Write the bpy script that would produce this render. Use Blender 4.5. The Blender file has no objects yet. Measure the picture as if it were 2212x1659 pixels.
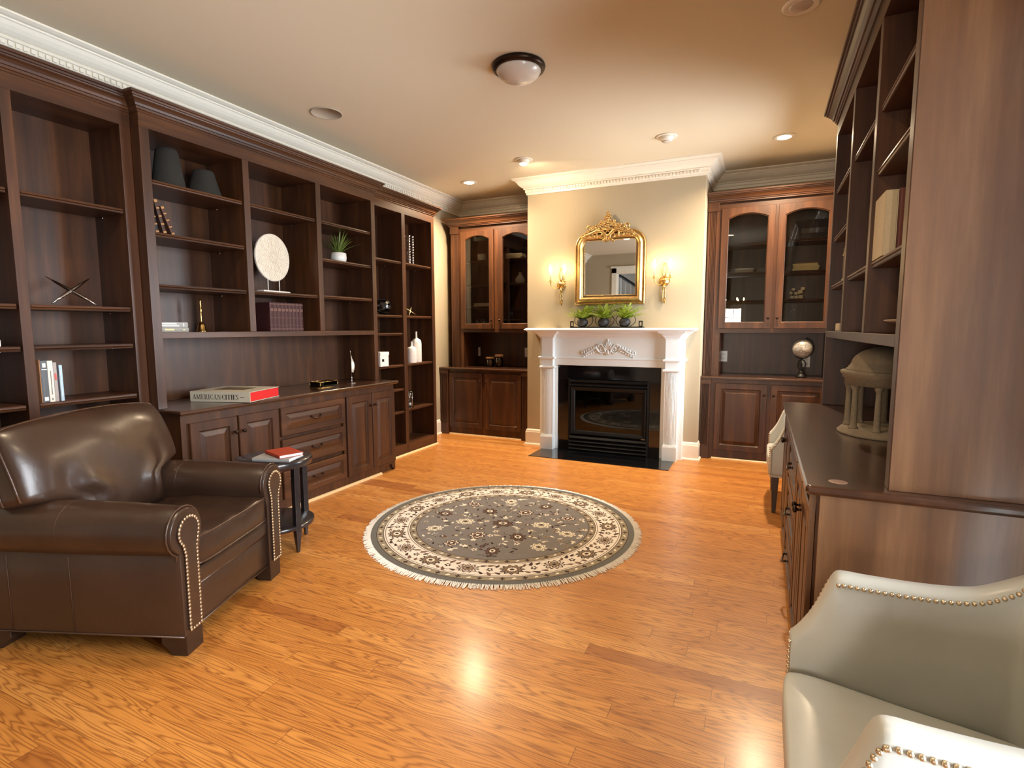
import bpy, bmesh, math, random
from mathutils import Vector, Matrix
PI = math.pi
scene = bpy.context.scene
COL = scene.collection
random.seed(7)

# ------------------------------------------------------------------ camera, world, exposure, daylight
CAM = bpy.data.cameras.new('camera')
cam = bpy.data.objects.new('camera', CAM); COL.objects.link(cam)
yaw, pitch, roll, f_px = 0.43597903, 0.10421899, -0.00170974, 1157.149
fwd = Vector((-math.sin(yaw)*math.cos(pitch), math.cos(yaw)*math.cos(pitch), -math.sin(pitch)))
rt = Vector((math.cos(yaw), math.sin(yaw), 0)); up = rt.cross(fwd)
r2 = math.cos(roll)*rt+math.sin(roll)*up; u2 = -math.sin(roll)*rt+math.cos(roll)*up
M = Matrix((r2, u2, -fwd)).transposed().to_4x4(); M.translation = Vector((0, 0, 1.38))
cam.matrix_world = M
CAM.sensor_fit = 'HORIZONTAL'; CAM.sensor_width = 36.0; CAM.lens = 36.0*f_px/2212.0
CAM.clip_start = 0.02
scene.camera = cam

wd = bpy.data.worlds.new('sky'); scene.world = wd; wd.use_nodes = True
bgn = wd.node_tree.nodes['Background']
bgn.inputs['Color'].default_value = (0.62, 0.78, 1.0, 1); bgn.inputs['Strength'].default_value = 3.0

scene.view_settings.view_transform = 'Standard'; scene.view_settings.look = 'None'
scene.view_settings.gamma = 1.0; scene.view_settings.use_curve_mapping = False
scene.view_settings.exposure = 0.68
scene.cycles.use_denoising = True
scene.cycles.max_bounces = 8; scene.cycles.diffuse_bounces = 5; scene.cycles.glossy_bounces = 4
scene.cycles.transparent_max_bounces = 12; scene.cycles.sample_clamp_indirect = 6.0
scene.cycles.caustics_reflective = False; scene.cycles.caustics_refractive = False

def area(name, loc, target, sx, sy, power, color, shape='RECTANGLE', spread=PI):
    l = bpy.data.lights.new(name, 'AREA'); l.shape = shape; l.size = sx
    if shape == 'RECTANGLE': l.size_y = sy
    l.energy = power; l.color = color; l.spread = spread
    o = bpy.data.objects.new(name, l); COL.objects.link(o); o.location = loc
    d = Vector(target)-Vector(loc); o.rotation_euler = d.to_track_quat('-Z', 'Y').to_euler()
    return o
WX = 0.80      # right wall
DAY = (0.90, 0.95, 1.0)
# daylight outside the two windows of the right wall and the windows of the rooms behind
area('daylight_far_window', (WX+0.16, 5.0, 1.65), (-3, 5.0, 1.65), 1.1, 1.55, 85, DAY)
area('daylight_near_window', (WX+0.16, 1.08, 1.38), (-3, 1.08, 1.38), 1.34, 2.2, 165, DAY)
area('daylight_dining_window', (-0.97, -6.05, 1.37), (-.3, 0, 1.4), .75, 1.2, 130, (1, .90, .76))
area('daylight_stair_window', (-3.0, -4.0, 2.2), (-2.4, -1, 1.6), 1.4, 1.6, 50, (1, .95, .88))
WARM = (1.0, 0.76, 0.50)

# ------------------------------------------------------------------ mesh helpers
def L2R(x0): return lambda u, v, w: (x0+w, u, v)        # faces +X (left wall units): u=Y v=Z w=out
def FAR(y0): return lambda u, v, w: (u, y0-w, v)        # faces -Y (end wall)
def R2L(x0): return lambda u, v, w: (x0-w, u, v)        # faces -X (right wall units)
IDT = lambda u, v, w: (u, v, w)

class MB:
    def __init__(s, mp=None): s.v = []; s.f = []; s.m = []; s.sm = []; s.mp = mp or IDT; s.cur = 0; s.smooth = False
    def vert(s, p): s.v.append(Vector(s.mp(*p))); return len(s.v)-1
    def face(s, ids): s.f.append(tuple(ids)); s.m.append(s.cur); s.sm.append(s.smooth)
    def box(s, a, b):
        x0, y0, z0 = a; x1, y1, z1 = b
        i = [s.vert(p) for p in ((x0,y0,z0),(x1,y0,z0),(x1,y1,z0),(x0,y1,z0),(x0,y0,z1),(x1,y0,z1),(x1,y1,z1),(x0,y1,z1))]
        for q in ((0,1,2,3),(4,5,6,7),(0,1,5,4),(1,2,6,5),(2,3,7,6),(3,0,4,7)): s.face([i[k] for k in q])
        return s
    def loft(s, loops, cap=True, closed=False, wrap=True):
        ids = [[s.vert(p) for p in L] for L in loops]; n = len(loops[0])
        pairs = list(zip(ids, ids[1:])) + ([(ids[-1], ids[0])] if closed else [])
        for A, B in pairs:
            for k in range(n if wrap else n-1):
                j = (k+1) % n; s.face((A[k], A[j], B[j], B[k]))
        if cap and not closed: s.face(ids[0][::-1]); s.face(ids[-1])
        return s
    def tube(s, pts, r, n=8, closed=False, cap=True):
        P = [Vector(p) for p in pts]; R = r if isinstance(r, (list, tuple)) else [r]*len(P)
        N = len(P); loops = []; ref = None
        for i in range(N):
            if closed: t = (P[(i+1) % N]-P[i-1])
            else: t = P[min(i+1, N-1)]-P[max(i-1, 0)]
            t = t.normalized() if t.length > 1e-9 else Vector((0,0,1))
            if ref is None:
                ref = t.orthogonal().normalized()
            ref = (ref-t*ref.dot(t)); ref = ref.normalized() if ref.length > 1e-6 else t.orthogonal().normalized()
            b = t.cross(ref)
            loops.append([tuple(P[i]+(ref*math.cos(2*PI*k/n)+b*math.sin(2*PI*k/n))*R[i]) for k in range(n)])
        o = s.smooth; s.smooth = True; s.loft(loops, cap=cap and not closed, closed=closed); s.smooth = o
        return s
    def lathe(s, prof, c=(0,0,0), n=24, sx=1, sy=1, smooth=True, axis='z', a0=0, rfn=None):
        loops = []
        for r, z in prof:
            L = []
            for k in range(n):
                a = a0+2*PI*k/n; rr = r*(rfn(a, z) if rfn else 1); x, y = rr*math.cos(a)*sx, rr*math.sin(a)*sy
                q = (x, y, z) if axis == 'z' else ((z, x, y) if axis == 'x' else (x, z, y))
                L.append((c[0]+q[0], c[1]+q[1], c[2]+q[2]))
            loops.append(L)
        o = s.smooth; s.smooth = smooth; s.loft(loops); s.smooth = o
        return s
    def ball(s, c, r, n=10, m=6):
        rx, ry, rz = r if isinstance(r, (tuple, list)) else (r, r, r)
        loops = []
        for i in range(1, m):
            t = -PI/2+PI*i/m; loops.append([(c[0]+rx*math.cos(t)*math.cos(2*PI*k/n), c[1]+ry*math.cos(t)*math.sin(2*PI*k/n), c[2]+rz*math.sin(t)) for k in range(n)])
        o = s.smooth; s.smooth = True
        ids = [[s.vert(p) for p in L] for L in loops]
        for A, B in zip(ids, ids[1:]):
            for k in range(n): s.face((A[k], A[(k+1) % n], B[(k+1) % n], B[k]))
        b0 = s.vert((c[0], c[1], c[2]-rz)); t0 = s.vert((c[0], c[1], c[2]+rz))
        for k in range(n): s.face((b0, ids[0][(k+1) % n], ids[0][k])); s.face((t0, ids[-1][k], ids[-1][(k+1) % n]))
        s.smooth = o
        return s
    def prism(s, poly, w0, w1):
        s.loft([[(a, b, w0) for a, b in poly], [(a, b, w1) for a, b in poly]]); return s
    def sweep(s, path, prof, closed=False):
        """path: (x,y) points; prof: (out, z) closed polygon; out is to the right of travel; mitred"""
        n = len(path); loops = []
        def nrm(a, b):
            d = Vector((b[0]-a[0], b[1]-a[1])).normalized(); return Vector((d.y, -d.x))
        for i in range(n):
            if closed: n1 = nrm(path[i-1], path[i]); n2 = nrm(path[i], path[(i+1) % n])
            else:
                n1 = nrm(path[max(i-1, 0)], path[max(i-1, 0)+1]); n2 = nrm(path[min(i, n-2)], path[min(i, n-2)+1])
            m = (n1+n2); m = m/ max(m.dot(n1), 1e-6) if m.length > 1e-6 else n1
            loops.append([(path[i][0]+m.x*o, path[i][1]+m.y*o, z) for o, z in prof])
        s.loft(loops, closed=closed); return s
    def build(s, name, mat, parent=None, bevel=0, kind=None, label=None, seg=2, subsurf=0, recalc=True):
        me = bpy.data.meshes.new(name)
        org = Vector((0, 0, 0))
        if parent is not None and 'org' in TH.get(parent.name, {}): org = TH[parent.name]['org']
        me.from_pydata([v-org for v in s.v], [], s.f)
        for k, p in enumerate(me.polygons): p.material_index = s.m[k]; p.use_smooth = s.sm[k]
        if recalc:
            bm = bmesh.new(); bm.from_mesh(me); bmesh.ops.recalc_face_normals(bm, faces=bm.faces); bm.to_mesh(me); bm.free()
        for mm in (mat if isinstance(mat, (list, tuple)) else [mat]): me.materials.append(mm)
        o = bpy.data.objects.new(name, me); COL.objects.link(o)
        if parent is not None: o.parent = parent; TH[o.name] = {'org': org}
        if bevel:
            b = o.modifiers.new('bevel', 'BEVEL'); b.width = bevel; b.segments = seg; b.limit_method = 'ANGLE'; b.angle_limit = 0.6
            b.harden_normals = False
        if subsurf:
            u = o.modifiers.new('subsurf', 'SUBSURF'); u.levels = subsurf; u.render_levels = subsurf
        if kind: o['kind'] = kind
        if label: o['label'] = label
        return o
TH = {}
def thing(name, label, cat, loc=(0,0,0), rz=0, group=None, world=False):
    o = bpy.data.objects.new(name, None); COL.objects.link(o); o.empty_display_size = 0.05
    o.location = loc; o.rotation_euler = (0, 0, rz); o['label'] = label; o['category'] = cat
    if group: o['group'] = group
    TH[o.name] = {'org': Vector(loc) if world else Vector((0,0,0))}
    return o
def tag(o, label, cat, group=None):
    o['label'] = label; o['category'] = cat
    if group: o['group'] = group
    return o
def place(o, loc, rz=0):
    o.location = loc; o.rotation_euler = (0, 0, rz); return o
def copy_tree(o, parent=None):
    c = o.copy(); COL.objects.link(c)
    if parent is not None: c.parent = parent
    TH[c.name] = dict(TH.get(o.name, {'org': Vector((0,0,0))}))
    for ch in [x for x in COL.objects if x.parent == o]: copy_tree(ch, c)
    return c

# ------------------------------------------------------------------ materials
def srgb(r, g, b):
    f = lambda c: (c/255/12.92) if c/255 <= .04045 else ((c/255+.055)/1.055)**2.4
    return (f(r), f(g), f(b), 1)
class NT:
    def __init__(s, name):
        s.mat = bpy.data.materials.new(name); s.mat.use_nodes = True; s.t = s.mat.node_tree; s.n = s.t.nodes
        s.b = s.n['Principled BSDF']
    def node(s, typ, **k):
        n = s.n.new(typ)
        for a, v in k.items(): setattr(n, a, v)
        return n
    def link(s, a, b): s.t.links.new(a, b)
    def math(s, op, a, b=None, c=None):
        n = s.node('ShaderNodeMath', operation=op)
        for i, x in enumerate((a, b, c)):
            if x is None: continue
            if isinstance(x, (int, float)): n.inputs[i].default_value = x
            else: s.link(x, n.inputs[i])
        return n.outputs[0]
    def mix(s, f, a, b):
        n = s.node('ShaderNodeMix', data_type='RGBA')
        for sock, x in ((n.inputs['Factor'], f), (n.inputs[6], a), (n.inputs[7], b)):
            if isinstance(x, (int, float)): sock.default_value = x
            elif isinstance(x, tuple): sock.default_value = x
            else: s.link(x, sock)
        return n.outputs[2]
    def ramp(s, f, stops):
        n = s.node('ShaderNodeValToRGB'); e = n.color_ramp.elements
        while len(e) < len(stops): e.new(0.5)
        for k, (p, c) in enumerate(stops): e[k].position = p; e[k].color = c
        s.link(f, n.inputs[0]); return n.outputs[0]
    def coord(s, scale=(1,1,1), kind='Object', loc=(0,0,0)):
        tc = s.node('ShaderNodeTexCoord'); m = s.node('ShaderNodeMapping'); m.inputs['Scale'].default_value = scale
        m.inputs['Location'].default_value = loc
        s.link(tc.outputs[kind], m.inputs['Vector']); return m.outputs[0]
    def noise(s, vec, scale=1, detail=3, rough=.5, out='Fac'):
        n = s.node('ShaderNodeTexNoise'); n.inputs['Scale'].default_value = scale; n.inputs['Detail'].default_value = detail
        n.inputs['Roughness'].default_value = rough; s.link(vec, n.inputs['Vector']); return n.outputs[out]
    def bump(s, h, strength=.2, dist=.01):
        n = s.node('ShaderNodeBump'); n.inputs['Strength'].default_value = strength; n.inputs['Distance'].default_value = dist
        s.link(h, n.inputs['Height']); s.link(n.outputs[0], s.b.inputs['Normal'])
def set_in(b, **k):
    for a, v in k.items(): b.inputs[a.replace('_', ' ')].default_value = v
def plain(name, col, rough=.5, metal=0, coat=0, spec=.5, noise=0.0, nscale=30, bump=0, **k):
    t = NT(name); set_in(t.b, Roughness=rough, Metallic=metal)
    t.b.inputs['Coat Weight'].default_value = coat; t.b.inputs['Specular IOR Level'].default_value = spec
    if noise or bump:
        v = t.coord(); nf = t.noise(v, nscale, 4, .6)
        c2 = tuple(max(0, min(1, x*(1-noise))) for x in col[:3])+(1,); c3 = tuple(min(1, x*(1+noise)) for x in col[:3])+(1,)
        t.link(t.ramp(nf, [(.3, c2), (.7, c3)]), t.b.inputs['Base Color'])
        if bump: t.bump(nf, bump, .004)
    else: t.b.inputs['Base Color'].default_value = col
    return t.mat
def wood(name, c_dark, c_mid, c_light, grain='z', rough=.40, coat=.12, scale=1.0, strong=1.0, spec=.36):
    t = NT(name); a = {'x': 0, 'y': 1, 'z': 2}[grain]
    sc = [14*scale]*3; sc[a] = 1.1*scale
    v = t.coord(tuple(sc)); n1 = t.noise(v, 1.0, 5, .6)
    sc2 = [90*scale]*3; sc2[a] = 3*scale; n2 = t.noise(t.coord(tuple(sc2)), 1.0, 3, .6)
    sc3 = [2.2]*3; sc3[a] = .7; n3 = t.noise(t.coord(tuple(sc3)), 1.0, 2, .5)
    base = t.ramp(n1, [(.28, c_dark), (.5, c_mid), (.74, c_light)])
    c = t.mix(t.math('MULTIPLY', n2, .45*strong), base, c_dark)
    c = t.mix(t.math('MULTIPLY', n3, .5), c, tuple(x*1.25 for x in c_mid[:3])+(1,))
    t.link(c, t.b.inputs['Base Color']); set_in(t.b, Roughness=rough); t.b.inputs['Specular IOR Level'].default_value = spec
    t.b.inputs['Coat Weight'].default_value = coat; t.b.inputs['Coat Roughness'].default_value = .28
    t.bump(n2, .10, .002)
    return t.mat
WD = (srgb(34, 18, 9), srgb(68, 39, 20), srgb(104, 64, 34))
wz = wood('stained_wood_vertical', *WD, 'z'); wy = wood('stained_wood_along_y', *WD, 'y'); wx = wood('stained_wood_along_x', *WD, 'x')
wtop = wood('stained_wood_worktop', srgb(38, 21, 13), srgb(60, 35, 21), srgb(80, 49, 30), 'y', rough=.2, coat=.6)
wtopx = wood('stained_wood_worktop_x', srgb(38, 21, 13), srgb(60, 35, 21), srgb(80, 49, 30), 'x', rough=.2, coat=.6)
wpan = wood('stained_wood_window_lit', srgb(60, 38, 22), srgb(100, 67, 42), srgb(134, 97, 64), 'z', rough=.34, coat=.45, spec=.5)  # stained wood lightened: window light on the near side panels put into the colour
m_shoe = plain('pale_shoe_moulding', srgb(222, 190, 140), .4)
m_trim = plain('white_trim_paint', srgb(232, 226, 212), .38, noise=.02)
m_mantel = plain('white_mantel_paint', srgb(226, 232, 232), .32, noise=.01)
m_wall = plain('greige_wall_paint', srgb(170, 157, 132), .75, noise=.015, nscale=200, bump=.02)
m_ceil = plain('ceiling_paint', srgb(220, 209, 184), .85, noise=.01, nscale=150)
m_bronze = plain('dark_bronze', srgb(52, 38, 30), .35, metal=.85)
m_black = plain('black_paint', srgb(18, 17, 17), .35)
m_blackmetal = plain('black_iron', srgb(22, 21, 21), .5, metal=.4)
m_brass = plain('aged_brass', srgb(196, 160, 96), .25, metal=1.0, noise=.15, nscale=40)
m_gold = plain('gilded_frame', srgb(204, 170, 112), .34, metal=.92, noise=.25, nscale=25, bump=.1)
m_silver = plain('polished_steel', srgb(190, 190, 192), .18, metal=1.0)
m_white = plain('white_ceramic', srgb(232, 228, 220), .35, noise=.03)
m_paper = plain('book_pages', srgb(226, 214, 190), .8, noise=.08, nscale=120)
m_plate = plain('white_plastic_plate', srgb(226, 224, 216), .4)
def emis(name, col, s):
    t = NT(name); t.b.inputs['Base Color'].default_value = col; t.b.inputs['Emission Color'].default_value = col; t.b.inputs['Emission Strength'].default_value = s
    return t.mat
def glass(name, tint=(1,1,1,1), refl=1.5, rough=.0):
    t = NT(name); t.n.remove(t.b); out = t.n['Material Output']
    tr = t.node('ShaderNodeBsdfTransparent'); tr.inputs[0].default_value = tint
    gl = t.node('ShaderNodeBsdfGlossy'); gl.inputs['Roughness'].default_value = rough
    fr = t.node('ShaderNodeFresnel'); fr.inputs[0].default_value = refl
    mx = t.node('ShaderNodeMixShader'); t.link(fr.outputs[0], mx.inputs[0]); t.link(tr.outputs[0], mx.inputs[1]); t.link(gl.outputs[0], mx.inputs[2])
    t.link(mx.outputs[0], out.inputs[0]); return t.mat
m_glass = glass('cabinet_glass', (.93, .94, .92, 1), 1.55)
m_winglass = glass('window_glass', (1, 1, 1, 1), 1.4)
m_fireglass = glass('fireplace_glass', (.35, .35, .36, 1), 1.5, .02)
m_clear = glass('clear_crystal', (.86, .88, .9, 1), 1.9)

def floor_mat():
    t = NT('oak_strip_floor'); W = .083
    tc = t.node('ShaderNodeTexCoord'); sp = t.node('ShaderNodeSeparateXYZ'); t.link(tc.outputs['Object'], sp.inputs[0])
    X, Y = sp.outputs[0], sp.outputs[1]
    row = t.math('FLOOR', t.math('DIVIDE', Y, W))
    wn = t.node('ShaderNodeTexWhiteNoise', noise_dimensions='1D'); t.link(row, wn.inputs['W'])
    xo = t.math('ADD', t.math('DIVIDE', X, 1.25), t.math('MULTIPLY', wn.outputs[0], 17.0))
    bd = t.math('FLOOR', xo)
    cb = t.node('ShaderNodeCombineXYZ'); t.link(row, cb.inputs[0]); t.link(bd, cb.inputs[1])
    w2 = t.node('ShaderNodeTexWhiteNoise', noise_dimensions='2D'); t.link(cb.outputs[0], w2.inputs['Vector'])
    rnd = w2.outputs[0]
    cc = t.node('ShaderNodeCombineXYZ')
    t.link(t.math('ADD', t.math('MULTIPLY', X, 1.25), t.math('MULTIPLY', rnd, 40)), cc.inputs[0])
    t.link(t.math('ADD', t.math('MULTIPLY', Y, 15.0), t.math('MULTIPLY', rnd, 91)), cc.inputs[1])
    n1 = t.noise(cc.outputs[0], 1.0, 2, .4)
    rings = t.math('FRACT', t.math('MULTIPLY', n1, 17.0))
    line = t.math('POWER', t.math('ABSOLUTE', t.math('SUBTRACT', t.math('MULTIPLY', rings, 2.0), 1.0)), 2.2)
    cf = t.node('ShaderNodeCombineXYZ')
    t.link(t.math('MULTIPLY', X, 9.0), cf.inputs[0]); t.link(t.math('MULTIPLY', Y, 260.0), cf.inputs[1])
    fine = t.noise(cf.outputs[0], 1.0, 3, .6)
    base = t.ramp(rnd, [(0.0, srgb(164, 100, 42)), (.10, srgb(192, 126, 56)), (.8, srgb(204, 138, 64)), (1.0, srgb(214, 152, 80))])
    dark = t.mix(.75, base, srgb(116, 58, 18))
    c = t.mix(t.math('MULTIPLY', line, .95), base, dark)
    c = t.mix(t.math('MULTIPLY', t.math('SUBTRACT', fine, .35), .55), c, srgb(120, 66, 28))
    fy = t.math('FRACT', t.math('DIVIDE', Y, W)); fx = t.math('FRACT', xo)
    gy = t.math('LESS_THAN', t.math('MINIMUM', fy, t.math('SUBTRACT', 1.0, fy)), .012)
    gx = t.math('LESS_THAN', fx, .0022)
    gap = t.math('MAXIMUM', gy, gx)
    c = t.mix(t.math('MULTIPLY', gap, .55), c, srgb(80, 40, 18))
    t.link(c, t.b.inputs['Base Color']); set_in(t.b, Roughness=.42)
    t.b.inputs['Coat Weight'].default_value = .30; t.b.inputs['Coat Roughness'].default_value = .20
    h = t.math('SUBTRACT', t.math('MULTIPLY', fine, .12), gap); t.bump(h, .12, .002)
    return t.mat
m_floor = floor_mat()
# ------------------------------------------------------------------ room shell
LX, FY, RY = -3.81, 6.50, -0.72
CX0, CX1, CY = -2.50, -0.573, 5.80
CH = 3.05
def struct(name, mb, mat, **k): return mb.build(name, mat, kind='structure', **k)
struct('floor', MB().box((-5.4, -6.2, -.05), (3.2, 6.7, 0)), m_floor)
struct('ceiling', MB().box((-5.4, -6.2, CH), (3.2, 6.7, CH+.06)), m_ceil)
struct('wall_left', MB().box((LX-.12, RY-.14, 0), (LX, FY+.14, CH)), m_wall)
mb = MB().box((LX, FY, 0), (WX, FY+.14, CH)); struct('wall_back', mb, m_wall)
struct('wall_chimney', MB().box((CX0, CY, 0), (CX1, FY-.001, CH)), m_wall)
# right wall with two window openings
NW = (.40, 1.76, .25, 2.48); FW = (4.42, 5.58, .85, 2.45)
mb = MB()
ys = [RY-.14, NW[0], NW[1], FW[0], FW[1], FY+.14]
mb.box((WX, ys[0], 0), (WX+.12, ys[1], CH)); mb.box((WX, ys[2], 0), (WX+.12, ys[3], CH)); mb.box((WX, ys[4], 0), (WX+.12, ys[5], CH))
for a in (NW, FW):
    mb.box((WX, a[0], 0), (WX+.12, a[1], a[2])); mb.box((WX, a[0], a[3]), (WX+.12, a[1], CH))
struct('wall_right', mb, m_wall)
def window(n, plane, u0, u1, v0, v1, cols, rows):
    """plane maps (u,v,w) with w pointing into the room, w=0 the wall face"""
    mb = MB(plane); c = .09
    mb.box((u0-c, v0-.02, .0), (u0, v1+c, .02)); mb.box((u1, v0-.02, 0), (u1+c, v1+c, .02)); mb.box((u0-c, v1, 0), (u1+c, v1+c, .025))
    mb.box((u0-c-.02, v0-.035, 0), (u1+c+.02, v0, .05)); mb.box((u0-c, v0-.11, 0), (u1+c, v0-.035, .018))
    s = .045
    for a, b in (((u0, v0), (u0+s, v1)), ((u1-s, v0), (u1, v1)), ((u0, v0), (u1, v0+s)), ((u0, v1-s), (u1, v1))):
        mb.box((a[0], a[1], -.09), (b[0], b[1], -.04))
    mv = (v0+v1)/2; mb.box((u0, mv-.02, -.09), (u1, mv+.02, -.035))
    for k in range(1, cols): x = u0+(u1-u0)*k/cols; mb.box((x-.009, v0, -.08), (x+.009, v1, -.055))
    for k in range(1, rows): z = v0+(v1-v0)*k/rows; mb.box((u0, z-.009, -.08), (u1, z+.009, -.055))
    w = struct('window_%d' % n, mb, m_trim)
    MB(plane).box((u0+.01, v0+.01, -.070), (u1-.01, v1-.01, -.066)).build('pane', m_winglass, w)
window(1, R2L(WX), NW[0], NW[1], NW[2], NW[3], 2, 5)
window(2, R2L(WX), FW[0], FW[1], FW[2], FW[3], 3, 4)
# rear wall behind the camera: cased opening to the stair hall, cased opening to the dining room
mb = MB(); SO = (-3.08, -1.75, 2.62); DO = (-1.1, .66, 2.5)
mb.box((LX, RY-.14, 0), (SO[0], RY, CH)); mb.box((SO[1], RY-.14, 0), (DO[0], RY, CH)); mb.box((DO[1], RY-.14, 0), (WX, RY, CH))
mb.box((SO[0], RY-.14, SO[2]), (SO[1], RY, CH)); mb.box((DO[0], RY-.14, DO[2]), (DO[1], RY, CH))
struct('wall_rear', mb, m_wall)
REAR = lambda u, v, w: (u, RY+w, v)
for n, (a, b, h) in enumerate((SO, DO)):
    mb = MB(REAR)
    for (p, q) in (((a-.11, 0), (a, h+.11)), ((b, 0), (b+.11, h+.11)), ((a-.11, h), (b+.11, h+.11))): mb.box((p[0], p[1], 0), (q[0], q[1], .022))
    mb.box((a-.13, h+.11, 0), (b+.13, h+.15, .05))
    for (p, q) in (((a-.004, 0), (a+.015, h)), ((b-.015, 0), (b+.004, h)), ((a, h-.015), (b, h+.004))): mb.box((p[0], p[1], -.15), (q[0], q[1], .004))
    struct('door_%d' % (n+1), mb, m_trim, bevel=.002)
# rooms beyond
struct('wall_hall_end', MB().box((-5.4, -3.1, 0), (-1.5, -3.0, CH)).box((-5.4, -3.0, 0), (-5.3, RY-.14, CH)).box((-1.5, -3.1, 0), (-1.4, RY-.14, CH)), m_trim)
mb = MB()
wn = (-1.36, -.58, .75, 2.0)
mb.box((-1.5, -5.9, 0), (wn[0], -5.8, CH)).box((wn[1], -5.9, 0), (3.2, -5.8, CH)).box((wn[0], -5.9, 0), (wn[1], -5.8, wn[2])).box((wn[0], -5.9, wn[3]), (wn[1], -5.8, CH))
mb.box((3.1, -5.8, 0), (3.2, RY-.14, CH)).box((WX+.12, RY-.14, 0), (3.2, RY-.04, CH)).box((-1.5, -5.8, 0), (-1.4, -3.1, CH))
struct('wall_dining_end', mb, m_wall)
window(3, lambda u, v, w: (u, -5.8+w, v), *wn, 3, 4)
# stair flight rising to the left in the hall, seen in the overmantel mirror
st = thing('staircase', 'white and dark-treaded staircase with white balusters, behind the camera, seen in the gilt mirror', 'staircase', (-2.6, -2.2, 0), world=True)
mb = MB(); tr = MB(); N = 10
for k in range(N):
    x = -1.75-.25*k; z = .50+.18*(k+1)
    mb.box((x-.25, -3.0, 0), (x, -2.1, z-.03)); tr.box((x-.25, -3.0, z-.03), (x+.03, -2.06, z))
mb.build('riser', m_trim, st); tr.build('tread', wx, st)
bl = MB()
for k in range(N*2): x = -1.81-.125*k; z = .50+.18*(k//2+1); bl.box((x-.016, -2.13, z), (x+.016, -2.10, z+.95))
bl.build('baluster', m_trim, st, kind='stuff')
MB().tube([(-1.7, -2.115, .68+.93), (-1.75-.25*N, -2.115, .50+.18*N+.93+.06)], .035).build('handrail', m_black, st)
# white crown moulding with dentils all round
CRN = [(0, 2.885), (.012, 2.885), (.012, 2.908), (.022, 2.910), (.022, 2.940), (.036, 2.943), (.040, 2.950), (.034, 2.957), (.046, 2.960),
       (.056, 2.966), (.072, 2.978), (.088, 2.996), (.100, 3.014), (.108, 3.018), (.108, 3.026), (.125, 3.029), (.138, 3.036), (.145, 3.040), (.145, 3.05), (0, 3.05)]
path = [(WX, RY), (LX, RY), (LX, FY), (CX0, FY), (CX0, CY), (CX1, CY), (CX1, FY), (WX, FY)]
# travel so that the room lies to the right
mb = MB(); mb.sweep(path[1:]+[(WX, RY)], CRN)
def dent(mb, a, b, t0=.05, t1=.05):
    d = Vector((b[0]-a[0], b[1]-a[1])); Ln = d.length; d.normalize(); nr = Vector((d.y, -d.x)); t = t0
    while t < Ln-t1:
        p0 = Vector(a)+d*t; p1 = p0+d*.020
        q = [(p0+nr*.02), (p1+nr*.02), (p1+nr*.034), (p0+nr*.034)]
        mb.loft([[(x.x, x.y, 2.914) for x in q], [(x.x, x.y, 2.937) for x in q]]); t += .034
pp = path[1:]+[(WX, RY)]
for a, b in zip(pp, pp[1:]): dent(mb, a, b)
struct('trim_1', mb, m_trim)
# baseboards
BB = [(0, 0), (.018, 0), (.018, .15), (.014, .158), (.012, .172), (.004, .182), (0, .185)]
SH = [(.018, 0), (.034, 0), (.033, .008), (.028, .014), (.018, .018)]
def bboard(name, path):
    mb = MB(); mb.sweep(path, BB); mb.sweep(path, SH); struct(name, mb, m_trim)
bboard('baseboard_left', [(LX, 5.36), (LX, 5.92)])
bboard('baseboard_chimney_left', [(CX0, 5.95), (CX0, CY), (-2.31, CY)])
bboard('baseboard_chimney_right', [(-.72, CY), (CX1, CY), (CX1, 5.95)])
bboard('baseboard_right', [(WX, 5.90), (WX, 4.10)])
bboard('baseboard_right_near', [(WX, 1.93), (WX, RY)])
bboard('baseboard_left_near', [(SO[0]-.12, RY), (LX, RY), (LX, .92)][0:3])

# ------------------------------------------------------------------ casework
ZT, ZF, ZC = 2.575, 2.662, 2.752       # opening top, frieze top, crown top
WCR = [(0, ZF-.006), (.008, ZF-.006), (.008, ZF+.004), (.016, ZF+.008), (.018, ZF+.020), (.026, ZF+.022), (.030, ZF+.034), (.038, ZF+.046),
       (.050, ZF+.056), (.052, ZF+.062), (.060, ZF+.064), (.062, ZF+.074), (.072, ZF+.076), (.074, ZC), (0, ZC)]
def gr(mp):
    return wy if mp(1, 0, 0)[1]-mp(0, 0, 0)[1] else wx
def shelf_part(mp, par, u0, u1, z, depth, setb=.01, th=.026, pin=True):
    e = MB(mp)
    e.box((u0+.006, z-th, -depth+.012), (u1-.006, z, -setb-.004))
    # moulded nosing
    e.loft([[(u, z, -setb-.006), (u, z-.003, -setb+.001), (u, z-.012, -setb+.003), (u, z-.015, -setb-.003), (u, z-.018, -setb+.001), (u, z-th+.002, -setb-.001), (u, z-th, -setb-.006)] for u in (u0+.008, u1-.008)])
    s = e.build('shelf', gr(mp), par)
    if pin:
        MB(mp).ball((u1-.004, z-th-.008, -depth*.72), (.006, .006, .006), 6, 4).build('shelf_pin', m_silver, s)
    return s
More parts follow.
